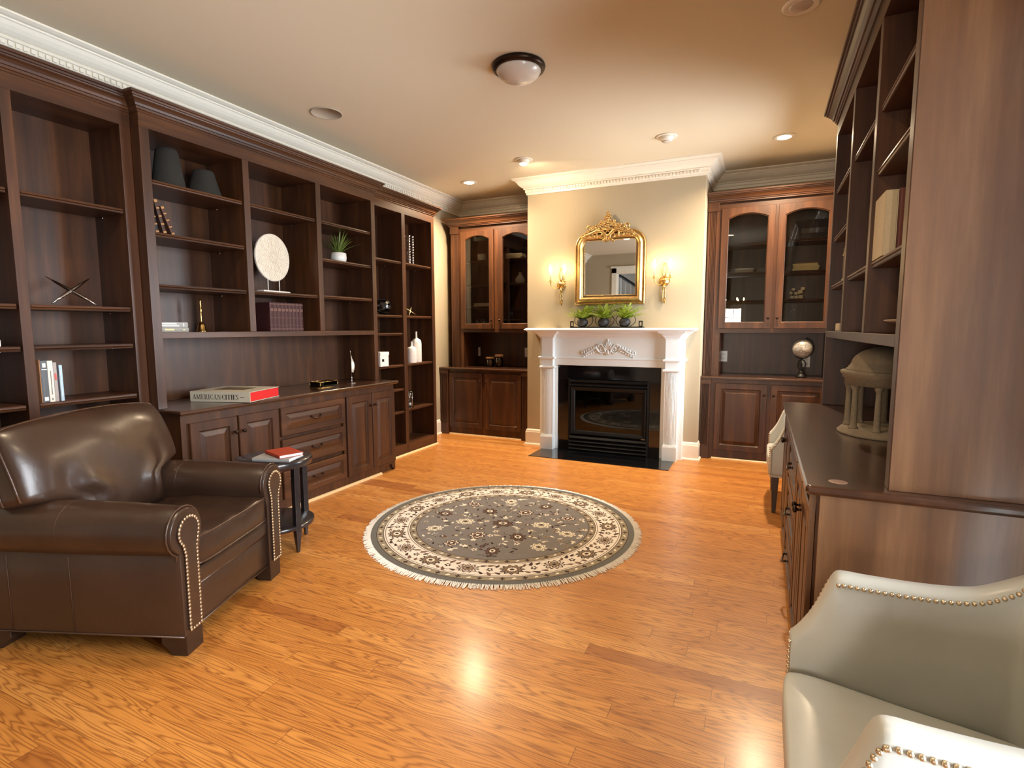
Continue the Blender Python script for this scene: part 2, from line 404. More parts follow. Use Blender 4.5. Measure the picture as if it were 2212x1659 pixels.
def open_case(par, mp, u0, u1, ops, z0, depth, ztop=ZT, back=True, zb=0, base=True, shelves=None, zbase=.123, setb=.01):
    edges = [u0]+[x for o in ops for x in o]+[u1]
    for k in range(0, len(edges), 2):
        MB(mp).box((edges[k], zb, -depth), (edges[k+1], ztop, 0)).build('upright', wz, par, bevel=.0015)
    h = MB(mp).box((u0, ztop, -.025), (u1, ZF, 0)).box((u0, ztop, -depth), (u1, ztop+.02, -.025))
    h.build('top_rail', gr(mp), par)
    if back: MB(mp).box((u0+.01, zb+.01, -depth-.004), (u1-.01, ztop, -depth+.006)).build('back_panel', wz, par)
    if base:
        b = MB(mp)
        for a, c in ops: b.box((a, 0, -depth+.01), (c, zbase, -.0005))
        b.build('base_board', gr(mp), par)
    for (a, c), zs in zip(ops, shelves or []):
        for z in zs: shelf_part(mp, par, a, c, z, depth, setb)

# knobs, pulls, doors
def knob(mp, par, u, v, w=0):
    mb = MB(lambda a, b, c: mp(u+a, v+b, w+c))
    mb.lathe([(0.004, 0), (.006, .001), (.0045, .006), (.005, .012), (.012, .018), (.0145, .023), (.012, .028), (.004, .031)], n=12)
    return mb.build('knob', m_bronze, par)
def pull(mp, par, u, v, w=0):
    mb = MB(lambda a, b, c: mp(u+a, v+b, w+c))
    for s in (-1, 1):
        mb.lathe([(.004, 0), (.011, .001), (.009, .004), (.004, .006), (.004, .016), (.001, .018)], c=(s*.048, 0, 0), n=10)
        mb.ball((s*.048, 0, .016), .007, 8, 5)
    pts = [(-.048+.096*k/12, -.020*math.sin(PI*k/12)**.8 if 0 < k < 12 else 0, .018+.008*math.sin(PI*k/12)) for k in range(13)]
    mb.tube(pts, [.003+.002*math.sin(PI*k/12) for k in range(13)], 8)
    mb.ball((0, -.020, .027), (.012, .006, .006), 8, 5)
    return mb.build('pull', m_bronze, par)
def raised(mp, u0, u1, v0, v1, t=.02, s=.058):
    """raised panel door or drawer front, u0..v1, back at w=0, face at w=t"""
    mb = MB(mp)
    R = lambda i, w: [(u0+i, v0+i, w), (u1-i, v0+i, w), (u1-i, v1-i, w), (u0+i, v1-i, w)]
    s = min(s, (u1-u0)*.2, (v1-v0)*.24); g = min(.026, (v1-v0-2*s)*.22)
    mb.loft([R(0, 0), R(0, t-.004), R(.004, t), R(s, t), R(s+.004, t-.006), R(s+.009, t-.012), R(s+.014, t-.012), R(s+.016+g, t-.003), R(s+.019+g, t-.001), R(s+.022+g, t-.001)])
    return mb
def panel_door(mp, par, u0, u1, v0, v1, kn=None, w=0):
    m2 = lambda a, b, c: mp(a, b, c+w)
    d = raised(m2, u0, u1, v0, v1).build('door', wz, par)
    if kn: knob(m2, d, kn[0], kn[1], .02)
    return d
def drawer(mp, par, u0, u1, v0, v1, w=0):
    m2 = lambda a, b, c: mp(a, b, c+w)
    d = raised(m2, u0, u1, v0, v1, s=.045).build('drawer', gr(mp), par)
    pull(m2, d, (u0+u1)/2, (v0+v1)/2+.006, .017)
    return d
def glass_door(mp, par, u0, u1, v0, v1, kn, s=.062, arch=.045, t=.022):
    N = 14
    def inner(ins, w):
        a, b = u0+s+ins, u1-s-ins; bot = v0+s+ins; top = v1-s*.95-ins
        P = [(a, bot, w), (b, bot, w)]
        for k in range(N+1):
            q = k/N; u = b+(a-b)*q; x = 2*q-1
            P.append((u, top-arch*(x*x) if abs(x) < .86 else top-arch*.74-.012, w))
        return P
    def outer(ins, w):
        I = inner(0, w); P = [(u0+ins, v0+ins, w), (u1-ins, v0+ins, w)]
        for k in range(N+1):
            q = k/N; P.append((u1-ins+(u0-u1+2*ins)*q, v1-ins, w))
        return P
    mb = MB(mp)
    mb.loft([outer(0, 0), outer(0, t-.003), outer(.003, t), inner(0, t), inner(.004, t-.007), inner(.008, t-.009), inner(.008, 0)], closed=True)
    d = mb.build('door', wz, par)
    MB(mp).box((u0+s-.004, v0+s-.004, .006), (u1-s+.004, v1-s, .009)).build('glass_pane', m_glass, d)
    knob(mp, d, kn[0], kn[1], t)
    return d
def counter(mp, par, u0, u1, depth, front, zt=.875, th=.03, mat=None, ends=(0, 0)):
    """worktop slab with ogee nosing; front = overhang beyond w=0"""
    prof = [(-depth, zt-th), (front-.012, zt-th), (front-.006, zt-th+.002), (front-.006, zt-th+.008), (front, zt-th+.012), (front, zt-.010), (front-.003, zt-.004), (front-.008, zt), (-depth, zt)]
    mb = MB(mp); mb.loft([[(u, v, w) for w, v in prof] for u in (u0, u1)])
    return mb.build('worktop', mat or wtop, par, bevel=.0015)

# --- left wall: tall bookcase (near), hutch over base cabinet, tall bookcase (far)
D = .32; XS = -3.48; XH = -3.40
mpS = L2R(XS); mpH = L2R(XH)
b1 = thing('bookcase', 'tall dark-stained built-in bookcase behind the leather armchair, at the left edge', 'bookcase', (LX, 1.5, 0), world=True)
open_case(b1, mpS, .96, 2.068, [(1.015, 1.455), (1.502, 2.008)], 0, D,
          shelves=[[2.09, 1.508, 1.288, .98, .735, .489], [2.09, 1.508, 1.288, .982, .50]])
MB().sweep([(LX+.01, .96), (XS, .96), (XS, 2.068)], WCR).build('crown_molding', wy, b1)
b3 = thing('bookcase', 'tall dark-stained two-column bookcase between the hutch and the plain wall', 'bookcase', (LX, 4.8, 0), world=True)
open_case(b3, mpS, 4.202, 5.343, [(4.292, 4.732), (4.79, 5.287)], 0, D,
          shelves=[[2.077, 1.516, 1.33, .993, .735, .489], [2.077, 1.515, .995, .499]])
MB().sweep([(XS, 4.202), (XS, 5.343), (LX+.01, 5.343)], WCR).build('crown_molding', wy, b3)
mb = MB(); mb.sweep([(XS, 4.22), (XS, 5.343), (LX+.01, 5.343)], [(0, 0), (.015, 0), (.013, .01), (.006, .016), (0, .018)]); mb.build('shoe_molding', m_shoe, b3)
bh = thing('hutch', 'wide dark-stained open-shelf hutch standing on the long base cabinet on the left', 'hutch', (LX, 3.13, .875), world=True)
DH = .395
for a, b, z in ((2.07, 2.127, .876), (4.15, 4.203, .876), (2.767, 2.818, 1.358), (3.457, 3.510, 1.358)): MB(mpH).box((a, z, -DH), (b, ZT, 0)).build('upright', wz, bh, bevel=.0015)
MB(mpH).box((2.127, 1.318, -.024), (4.15, 1.357, 0)).box((2.127, 1.325, -DH+.01), (4.15, 1.355, -.024)).build('ledge', wy, bh, bevel=.0015)
MB(mpH).box((2.07, ZT, -.025), (4.203, ZF, 0)).box((2.07, ZT, -DH), (4.203, ZT+.02, -.025)).box((2.07, ZT+.02, -DH), (2.09, ZF, -.025)).build('top_rail', wy, bh)
MB(mpH).box((2.08, .878, -DH-.006), (4.19, ZT, -DH+.006)).build('back_panel', wz, bh)
for (a, b), zs in zip(((2.127, 2.767), (2.818, 3.457), (3.510, 4.15)), ([2.285, 1.972, 1.656], [2.285, 1.658], [2.287, 1.974, 1.662])):
    for z in zs: shelf_part(mpH, bh, a, b, z, DH, .012)
MB().sweep([(XS, 2.07), (XH, 2.07), (XH, 4.203), (XS, 4.203)], WCR).build('crown_molding', wy, bh)
# base cabinet
def base_unit(par, mp, u0, u1, runs, depth, flip=False, foot=None, zt=.843, vb=.09, vt=.79):
    """runs: list of ('d'|'w', u_start, u_end)"""
    body = MB(mp)
    body.box((u0, .0, -depth), (u1, zt, -.020))
    body.box((u0, vt-.0, -.02), (u1, zt, 0)); 
    f0, f1 = foot if foot else (u0, u1)
    pts = [(u0, vb+.004), (u0, 0)] if True else []
    if foot:
        f0 = foot[0]; f1 = foot[1]
        poly = [(u0, 0), (f0, 0), (f0, .050), (f0+.012, .062)]+[(f0+.012+(f1-f0-.07)*q, .062) for q in (.5, 1)]+[(f1-.052, .048), (f1-.046, .03), (f1-.030, .02), (f1-.026, 0), (f1, 0), (f1, vb+.004), (u0, vb+.004)]
        body.prism(poly, -.02, 0)
    else: body.box((u0, 0, -.02), (u1, vb+.004, 0))
    xs = [u0]
    for r in runs: xs += [r[1]+.008, r[2]-.008]
    xs.append(u1)
    for k in range(0, len(xs), 2): body.box((xs[k], vb, -.02), (xs[k+1], vt, 0))
    body.build('cabinet_body', wz, par)
    for typ, a, b in runs:
        if typ == 'd':
            m = (a+b)/2; panel_door(mp, par, a, m-.006, vb, vt, (m-.030, vt-.105)); panel_door(mp, par, m+.006, b, vb, vt, (m+.030, vt-.105))
        else:
            for v0, v1 in ((.575, .79), (.337, .548), (.094, .305)): drawer(mp, par, a, b, v0, v1)
bc = thing('base_cabinet', 'long dark-stained base cabinet with four doors and three drawers under the left hutch', 'cabinet', (LX, 3.15, 0), world=True)
mpB = L2R(-3.228)
base_unit(bc, mpB, 2.09, 4.200, [('d', 2.136, 2.815), ('w', 2.835, 3.508), ('d', 3.532, 4.190)], .57, foot=(3.985, 4.200))
mb = MB(); mb.sweep([(-3.228, 2.10), (-3.228, 3.985)], [(0, 0), (.016, 0), (.015, .010), (.009, .017), (0, .02)]); mb.build('shoe_molding', m_shoe, bc)
ct = thing('countertop', 'dark polished wood countertop carrying the large city book, left wall', 'countertop', (LX, 3.15, .845), world=True)
mb = MB()
poly = [(LX+.006, 2.069), (-3.19, 2.069), (-3.19, 4.236), (XS+.004, 4.236), (XS+.004, 4.2), (LX+.006, 4.2)]
def inset(p, d): return [(x-(d if x > -3.3 else 0), y+(d if y < 2.1 else (-d if y > 4.22 else 0))) for x, y in p]
mb.loft([[(x, y, z) for x, y in inset(poly, d)] for d, z in ((.010, .845), (.006, .852), (.0, .857), (0, .867), (.005, .875))])
mb.build('worktop', wtop, ct, bevel=.001)

# --- right wall unit
mpR = R2L(.375)
rb = thing('base_cabinet', 'dark-stained base cabinet seen edge-on on the right, with bail drawer pulls', 'cabinet', (WX, 3.0, 0), world=True)
mpRB = R2L(.183)
base_unit(rb, mpRB, 1.955, 4.062, [('d', 1.975, 2.628), ('w', 2.652, 3.325), ('d', 3.345, 4.02)], .61)
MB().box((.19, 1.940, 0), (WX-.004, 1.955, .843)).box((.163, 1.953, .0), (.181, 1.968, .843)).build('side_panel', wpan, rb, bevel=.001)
rc = thing('countertop', 'dark polished wood countertop with clipped corner carrying the domed rotunda model', 'countertop', (WX, 3.0, .845), world=True)
mb = MB()
poly = [(.147, 4.082), (.147, 1.93+.0), (.155, 1.920), (WX-.004, 1.920), (WX-.004, 4.082)]
mb.loft([[(x+(.007 if x < .2 else 0), y+(.007 if y < 1.95 else (-.007 if y > 4 else 0)), .845) for x, y in poly], [(x, y, .855) for x, y in poly], [(x, y, .868) for x, y in poly], [(x+(.006 if x < .2 else 0), y+(.006 if y < 1.95 else (-.006 if y > 4 else 0)), .875) for x, y in poly]])
mb.build('worktop', wtop, rc, bevel=.0015)
rh = thing('hutch', 'dark-stained open-shelf hutch with a pale reflection on its broad side panel, right', 'hutch', (WX, 3.0, .875), world=True)
DR = WX-.375-.006
for a, b, z in ((1.972, 2.025, .876), (4.03, 4.08, .876), (2.61, 2.66, 1.358), (3.30, 3.355, 1.358)): MB(mpR).box((a, z, -DR), (b, ZT, 0)).build('upright', wz, rh, bevel=.0015)
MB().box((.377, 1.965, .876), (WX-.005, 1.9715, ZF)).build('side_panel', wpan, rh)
MB(mpR).box((2.025, 1.318, -.024), (4.03, 1.357, 0)).box((2.025, 1.325, -DR+.01), (4.03, 1.355, -.024)).build('ledge', wy, rh, bevel=.0015)
MB(mpR).box((1.972, ZT, -.025), (4.08, ZF, 0)).box((1.972, ZT, -DR), (4.08, ZT+.02, -.025)).build('top_rail', wy, rh)
MB(mpR).box((1.98, .878, -DR-.004), (4.07, ZT, -DR+.006)).build('back_panel', wz, rh)
for (a, b), zs in zip(((2.025, 2.61), (2.66, 3.30), (3.355, 4.03)), ([2.243, 2.0, 1.642], [2.24, 1.645], [2.237, 1.943, 1.645])):
    for z in zs: shelf_part(mpR, rh, a, b, z, DR, .012)
MB().sweep([(WX-.005, 4.08), (.375, 4.08), (.375, 1.965), (WX-.005, 1.965)], WCR).build('crown_molding', wy, rh)

# --- alcove cabinets either side of the chimney breast
def fluted(mp, par, u0, u1, v0, v1, w, plinth=.16, cap=.07, t=.022):
    mb = MB(mp); n = 5; c = .016
    g = (u1-u0-2*c)/n
    pts = [(u0, w), (u0, w+t), (u0+c, w+t)]
    for k in range(n):
        a = u0+c+g*k
        pts += [(a+g*.18, w+t), (a+g*.32, w+t-.007), (a+g*.68, w+t-.007), (a+g*.82, w+t)]
    pts += [(u1, w+t), (u1, w)]
    mb.loft([[(a, v, b) for a, b in pts] for v in (v0+plinth, v1-cap)])
    if plinth:
        mb.box((u0-.006, v0, w), (u1+.006, v0+plinth-.012, w+t+.012)); mb.box((u0-.003, v0+plinth-.012, w), (u1+.003, v0+plinth, w+t+.006))
    mb.box((u0-.006, v1-cap, w), (u1+.006, v1, w+t+.01))
    return mb.build('fluted_pilaster', wz, par, bevel=.001)
def alcove(side, x0, x1, xu0, xu1, doorsB, doorsU, pilB, pilU, s1, s2, labels):
    base = thing('base_cabinet', labels[0], 'cabinet', ((x0+x1)/2, 6.2, 0), world=True)
    mpb = FAR(5.955); body = MB(mpb)
    body.box((x0, 0, -.54), (x1, .843, -.02)); body.box((x0, .80, -.02), (x1, .843, 0)); body.box((x0, 0, -.02), (x1, .105, 0))
    e = [x0, doorsB[0][0]+.008, doorsB[0][1]-.008, doorsB[1][0]+.008, doorsB[1][1]-.008, x1]
    for k in range(0, 6, 2): body.box((e[k], .105, -.02), (e[k+1], .80, 0))
    body.build('cabinet_body', wz, base)
    m = (doorsB[0][1]+doorsB[1][0])/2
    panel_door(mpb, base, *doorsB[0], .10, .808, (doorsB[0][1]-.026, .70)); panel_door(mpb, base, *doorsB[1], .10, .808, (doorsB[1][0]+.026, .70))
    for a, b in pilB: fluted(mpb, base, a, b, 0, .843, 0, plinth=.15, cap=.05)
    s = MB(); s.sweep([(x0+.13, 5.955), (x1-.13, 5.955)], [(0, 0), (.015, 0), (.013, .01), (.006, .016), (0, .018)]); s.build('shoe_molding', m_shoe, base)
    c = thing('countertop', labels[1], 'countertop', ((x0+x1)/2, 6.2, .845), world=True)
    counter(mpb, c, x0, x1, .54, .038, mat=wtopx)
    MB(mpb).box((xu0+.14, .876, -.535), (x1-.12, .91, -.525)).build('backsplash', wx, c)
    u = thing('glass_front_cabinet', labels[2], 'cabinet', ((xu0+xu1)/2, 6.25, .875), world=True)
    mpu = FAR(6.072); dd = .41; t = .10
    a0 = doorsU[0][0]+.02; a1 = doorsU[1][1]-.02; mm = (doorsU[0][1]+doorsU[1][0])/2
    for a, b, z in ((xu0, a0, .876), (a1, xu1, .876), (mm-.035, mm+.035, 1.366)): MB(mpu).box((a, z, -dd+.008), (b, 2.585, 0)).build('upright', wz, u)
    MB(mpu).box((a0, 1.325, -dd), (a1, 1.365, 0)).build('ledge', wx, u)
    MB(mpu).box((xu0, 2.585, -dd), (xu1, ZF, 0)).build('top_rail', wx, u)
    MB(mpu).box((xu0, .878, -dd-.004), (xu1, ZF, -dd+.008)).build('back_panel', wz, u)
    for (p, q), zs in (((a0, mm-.035), s1), ((mm+.035, a1), s2)):
        for z in zs: shelf_part(mpu, u, p, q, z, dd, .05, pin=False)
    for a, b in pilU: fluted(mpu, u, a, b, .876, ZF-.004, 0, plinth=0, cap=.085)
    glass_door(mpu, u, *doorsU[0], 1.368, 2.595, (doorsU[0][1]-.028, 1.475)); glass_door(mpu, u, *doorsU[1], 1.368, 2.595, (doorsU[1][0]+.028, 1.475))
    pth = ([(xu0, FY-.02), (xu0, 6.05), (xu1, 6.05)] if side == 'L' else [(xu0, 6.05), (xu1, 6.05)])
    MB().sweep(pth, WCR).build('crown_molding', wx, u)
    return u
alcove('L', LX+.004, CX0-.002, -3.69, CX0-.002, ((-3.670, -3.184), (-3.146, -2.643)), ((-3.543, -3.070), (-3.012, -2.545)),
       [(-3.795, -3.685), (-2.630, -2.512)], [(-3.685, -3.575)], [2.238, 1.934, 1.655], [2.238, 1.934, 1.640],
       ('dark-stained two-door base cabinet with fluted corner, left of the fireplace', 'dark wood countertop carrying two glass jars, left of the fireplace',
        'dark-stained glass-door display cabinet with a white bud vase inside, left of the fireplace'))
alcove('R', CX1+.002, WX-.004, CX1+.004, WX-.004, ((-.425, .067), (.100, .590)), ((-.430, .071), (.098, .600)),
       [(-.570, -.470), (.64, .76)], [(-.562, -.462), (.64, .74)], [2.248, 1.95, 1.66], [2.255, 1.945, 1.665],
       ('brown-stained two-door base cabinet with fluted corner, right of the fireplace', 'brown wood countertop carrying the globe, right of the fireplace',
        'brown-stained glass-door display cabinet with stacks of cream books, right of the fireplace'))
# ------------------------------------------------------------------ fireplace
MX = -1.508
mt = thing('fireplace_mantel', 'white mantel with fluted columns and carved scroll ornament framing the black firebox', 'mantel', (MX, 5.7, 0), world=True)
mpF = FAR(CY)
def mbox(mb, x0, x1, z0, z1, w0, w1): mb.box((x0, z0, w0), (x1, z1, w1))
mb = MB(mpF)
MB(mpF).box((-2.30, 1.055, 0), (-.715, 1.30, .10)).box((-2.30, .965, 0), (-.715, 1.055, .11)).build('frieze_panel', m_mantel, mt, bevel=.002)
for s, (a, b) in ((-1, (-2.30, -2.085)), (1, (-.940, -.715))):
    MB(mpF).box((a, 0, 0), (b, .965, .095)).build('jamb', m_mantel, mt, bevel=.002)
BAND = [(0, -.016), (.012, -.014), (.018, -.008), (.020, 0), (.018, .008), (.012, .014), (0, .016)]
for s, (a, b) in ((-1, (-2.252, -2.118)), (1, (-.893, -.762))):
    MB(mpF).box((a-.007, 0, .09), (b+.007, .150, .190)).box((a-.003, .150, .09), (b+.003, .162, .186)).box((a+.001, .162, .09), (b-.001, .172, .180)).build('plinth', m_mantel, mt, bevel=.002)
    c = MB(mpF); n = 7; pts = [(a, .09), (a, .168), (a+.020, .168)]
    for k in range(n):
        g = (b-a-.04)/n; x = a+.02+g*k; y = .172+.006*math.sin(PI*(k+.5)/n)
        pts += [(x+g*.15, y), (x+g*.35, y-.006), (x+g*.65, y-.006), (x+g*.85, y)]
    pts += [(b-.020, .168), (b, .168), (b, .09)]
    c.loft([[(u, v, w) for u, w in pts] for v in (.17, .925)]); c.build('fluted_column', m_mantel, mt)
    MB(mpF).box((a, .925, .09), (b, 1.32, .172)).build('pilaster_block', m_mantel, mt, bevel=.002)
def band(z, ins=0, w=.172):
    for a, b in ((-2.252, -2.118), (-.893, -.762)):
        q = [(-9, 0)]; m = MB(); m.sweep([(a, CY-.09), (a, CY-w), (b, CY-w), (b, CY-.09)], [(o, z+h) for o, h in BAND]); m.build('band_molding', m_mantel, mt)
band(1.045); band(.942)
m = MB(); m.sweep([(-2.118, CY-.10), (-.893, CY-.10)], [(o*.8, 1.045+h*.8) for o, h in BAND]); m.sweep([(-2.302, CY-.0), (-2.302, CY-.09), (-2.252, CY-.09)], [(o, 1.045+h) for o, h in BAND]); m.sweep([(-.762, CY-.09), (-.713, CY-.09), (-.713, CY)], [(o, 1.045+h) for o, h in BAND]); m.build('band_molding', m_mantel, mt)
# cornice under the shelf breaking forward over the columns
CORN = [(0, 1.268), (.008, 1.268), (.010, 1.280), (.022, 1.290), (.026, 1.300), (.040, 1.312), (.060, 1.326), (.066, 1.332), (.070, 1.342), (0, 1.342)]
m = MB(); m.sweep([(-2.302, CY), (-2.302, CY-.095), (-2.252, CY-.095), (-2.252, CY-.172), (-2.118, CY-.172), (-2.118, CY-.10), (-.893, CY-.10), (-.893, CY-.172), (-.762, CY-.172), (-.762, CY-.095), (-.713, CY-.095), (-.713, CY)], CORN)
m.build('cornice', m_mantel, mt)
m = MB(); m.sweep([(-2.36, CY), (-2.36, 5.57), (-.655, 5.57), (-.655, CY)], [(-.3, 1.342), (.030, 1.342), (.040, 1.346), (.052, 1.356), (.060, 1.360), (.050, 1.370), (.040, 1.378), (-.3, 1.378)])
m.box((-2.35, 5.56, 1.343), (-.66, CY, 1.377)); m.build('mantel_shelf', m_mantel, mt)
# carved appliqué
ap = MB(lambda u, v, w: (MX+u, CY-.10-w, 1.085+v))
def spiral(cx, cz, r0, r1, a0, a1, n=22): return [(cx+(r0+(r1-r0)*k/n)*math.cos(a0+(a1-a0)*k/n), cz+(r0+(r1-r0)*k/n)*math.sin(a0+(a1-a0)*k/n)) for k in range(n+1)]
for s in (-1, 1):
    for pts, r in ((spiral(.066, .060, .042, .008, PI*1.9, -PI*1.1), .0085), (spiral(.275, .028, .022, .006, -PI*.4, PI*2.0), .007)):
        ap.tube([(s*x, z, .006) for x, z in pts], [r*(1-.5*k/len(pts)) for k in range(len(pts))], 6)
    ap.tube([(s*x, z, .006) for x, z in ((.10, .035), (.13, .075), (.17, .065), (.21, .035), (.25, .012), (.29, .008))], [.011, .012, .011, .010, .009, .006], 6)
    for k in range(7):
        x = .105+.027*k; z = .085-.012*k; ap.ball((s*x, z+.018, .007), (.010, .020, .007), 6, 4); ap.ball((s*(x+.005), z-.030, .006), (.012, .010, .006), 6, 4)
    ap.tube([(s*x, z, .007) for x, z in ((.012, .005), (.03, .05), (.07, .115), (.11, .115), (.13, .10))], [.006, .010, .010, .008, .004], 6)
for k in range(7):
    a = PI*(.14+.72*k/6); ap.tube([(0, .05, .008), (.05*math.cos(a), .05+.075*math.sin(a), .010), (.062*math.cos(a), .05+.10*math.sin(a), .007)], [.005, .009, .004], 6)
ap.ball((0, .03, .009), (.014, .030, .010), 8, 6); ap.ball((0, .162, .009), (.012, .014, .009), 8, 5)
ap.build('carved_ornament', m_mantel, mt)
m_granite = plain('polished_black_granite', srgb(14, 14, 16), .07, coat=.5, noise=.3, nscale=160)
sur = thing('fireplace_surround', 'polished black granite slabs around the firebox, inside the white mantel', 'fireplace surround', (MX, 5.72, 0), world=True)
MB(mpF).box((-2.083, 0, .02), (-1.958, .815, .085)).box((-2.083, .815, .02), (-.942, .968, .085)).box((-1.055, 0, .02), (-.942, .815, .085)).build('granite_slab', m_granite, sur, bevel=.001)
hs = tag(MB().box((-2.246, 5.238, -.03), (-.772, 5.80, .006)).build('hearth_slab', m_granite, bevel=.001), 'flat polished black granite hearth slab let into the wood floor', 'hearth')
fb = thing('gas_fireplace', 'black glass-fronted gas fireplace with louvred grilles set in the granite surround', 'fireplace', (MX, 5.74, 0), world=True)
m_fb = plain('matt_black_metal', srgb(10, 10, 12), .45, spec=.3)
mb = MB(mpF); x0, x1 = -1.957, -1.056
mb.box((x0, .007, .02), (x1, .814, .024)); mb.box((x0, .007, .024), (x0+.022, .814, .10)); mb.box((x1-.022, .007, .024), (x1, .814, .10)); mb.build('firebox_shell', m_fb, fb)
def louvre(z0, z1, n, nm):
    m = MB(mpF)
    for k in range(n):
        za = z0+(z1-z0)*k/n; h = (z1-z0)/n
        m.loft([[(x, za+.002, .07), (x, za+.002, .112), (x, za+h*.35, .120), (x, za+h-.006, .098), (x, za+h-.006, .07)] for x in (x0+.02, x1-.02)])
    m.build(nm, m_fb, fb)
louvre(.735, .814, 2, 'upper_louvre'); louvre(.007, .175, 4, 'lower_louvre')
m = MB(mpF); m.sweep([(x0+.03, .185), (x0+.03, .728), (x1-.03, .728), (x1-.03, .185)], [(0, .07), (0, .10), (.012, .106), (.040, .096), (.048, .088), (.048, .07)], closed=True); m.build('glass_frame', m_fb, fb, bevel=.001)
MB(mpF).box((x0+.07, .225, .075), (x1-.07, .69, .080)).build('glass_pane', m_fireglass, fb)
MB(mpF).box((x0+.05, .18, .025), (x1-.05, .72, .03)).build('back_plate', m_black, fb)
m_log = plain('ceramic_log', srgb(110, 96, 84), .9, noise=.4, nscale=30, bump=.5)
for k in range(4):
    x = -1.75+.16*k; MB(mpF).tube([(x-.17, .25+.03*(k % 2), .05), (x, .30+.02*(k % 3), .052), (x+.2, .27+.03*((k+1) % 2), .05)], [.015, .019, .014], 8).build('ceramic_log', m_log, fb)
MB(mpF).box((-1.13, .187, .107), (-1.09, .192, .110)).build('nameplate', m_silver, fb)

# ------------------------------------------------------------------ mirror, sconces, fern tray
mr = thing('wall_mirror', 'gilt arched-corner mirror with carved floral crest above the mantel', 'mirror', (-1.53, CY, 1.64), world=True)
def rrect(x0, x1, z0, z1, r, n=8):
    P = [(x0, z0)]
    for k in range(n+1): a = PI-PI/2*k/n; P.append((x0+r+r*math.cos(a), z1-r+r*math.sin(a)))
    for k in range(n+1): a = PI/2-PI/2*k/n; P.append((x1-r+r*math.cos(a), z1-r+r*math.sin(a)))
    P.append((x1, z0)); return P
FP = [(-.055, .006), (-.050, .030), (-.044, .034), (-.040, .024), (-.030, .022), (-.020, .040), (-.004, .054), (.012, .054), (.026, .042), (.032, .026), (.036, .022), (.040, .006)]
mbm = MB(mpF); P = rrect(-1.862, -1.195, 1.683, 2.370, .115); mbm.sweep(P, FP, closed=True)
o = mbm.build('frame', m_gold, mr)
for p in o.data.polygons: p.use_smooth = False
bd = MB(mpF); Q = rrect(-1.812, -1.245, 1.733, 2.320, .02, 3); 
for a, b in zip(Q, Q[1:]+Q[:1]):
    L = math.hypot(b[0]-a[0], b[1]-a[1]); n = max(1, int(L/.013))
    for k in range(n): bd.ball((a[0]+(b[0]-a[0])*k/n, a[1]+(b[1]-a[1])*k/n, .026), .0052, 6, 4)
bd.build('beading', m_gold, mr)
m_mir = plain('silvered_glass', (.80, .80, .78, 1), .012, metal=1.0)
MB(mpF).box((-1.815, 1.73, .008), (-1.24, 2.325, .016)).build('mirror_glass', m_mir, mr)
cr = MB(lambda u, v, w: mpF(-1.545+u, 2.335+v, .045+w)); rnd = random.Random(3)
def rosette(x, z, r, w=.012):
    cr.ball((x, z, w+.008), r*.38, 8, 5)
    for k in range(5):
        a = 2*PI*k/5+x*9; cr.ball((x+r*.62*math.cos(a), z+r*.62*math.sin(a), w), (r*.45, r*.45, r*.35), 7, 4)
for s in (-1, 1):
    for pts, r in ((spiral(.055, .018, .040, .010, PI*1.5, -PI*.9), .014), (spiral(.150, .035, .038, .010, PI*1.2, -PI*1.1), .013), (spiral(.200, .118, .030, .008, -PI*.2, PI*1.6), .012)):
        cr.tube([(s*x, z, .008) for x, z in pts], [r*(1-.5*k/len(pts)) for k in range(len(pts))], 6)
    cr.tube([(s*x, z, .01) for x, z in ((.015, -.02), (.02, .03), (.06, .075), (.12, .085), (.18, .06), (.235, .045), (.285, .020))], [.014, .020, .022, .020, .017, .014, .007], 7)
    for x, z, r in ((.085, .125, .036), (.130, .118, .032), (.175, .105, .030), (.062, .165, .028), (.215, .072, .026), (.250, .052, .022), (.278, .030, .018), (.110, .090, .028), (.155, .075, .026)): rosette(s*x, z, r)
    for k in range(8):
        x = .06+.028*k; z = .105-.010*k+rnd.uniform(-.01, .01); cr.ball((s*x, z-.02, .012), (.014, .009, .008), 6, 4)
cr.lathe([(.05, .085), (.075, .095), (.078, .104), (.04, .108), (.001, .11)], c=(0, 0, .0), n=16, axis='y', sy=.35)
cr.tube([(-.065, .095, .012), (0, .083, .016), (.065, .095, .012)], .010, 7); cr.tube([(-.03, .055, .012), (0, .075, .014), (.03, .055, .012)], .009, 7); cr.ball((0, .02, .014), (.018, .030, .012), 8, 5)
for x, z, r in ((0, .135, .040), (-.042, .150, .030), (.042, .150, .030), (0, .185, .034), (-.020, .212, .026), (.022, .222, .026), (.002, .252, .024)): rosette(x, z, r, .014)
cr.ball((0, .272, .014), (.010, .016, .010), 7, 5)
cr.build('carved_crest', m_gold, mr)

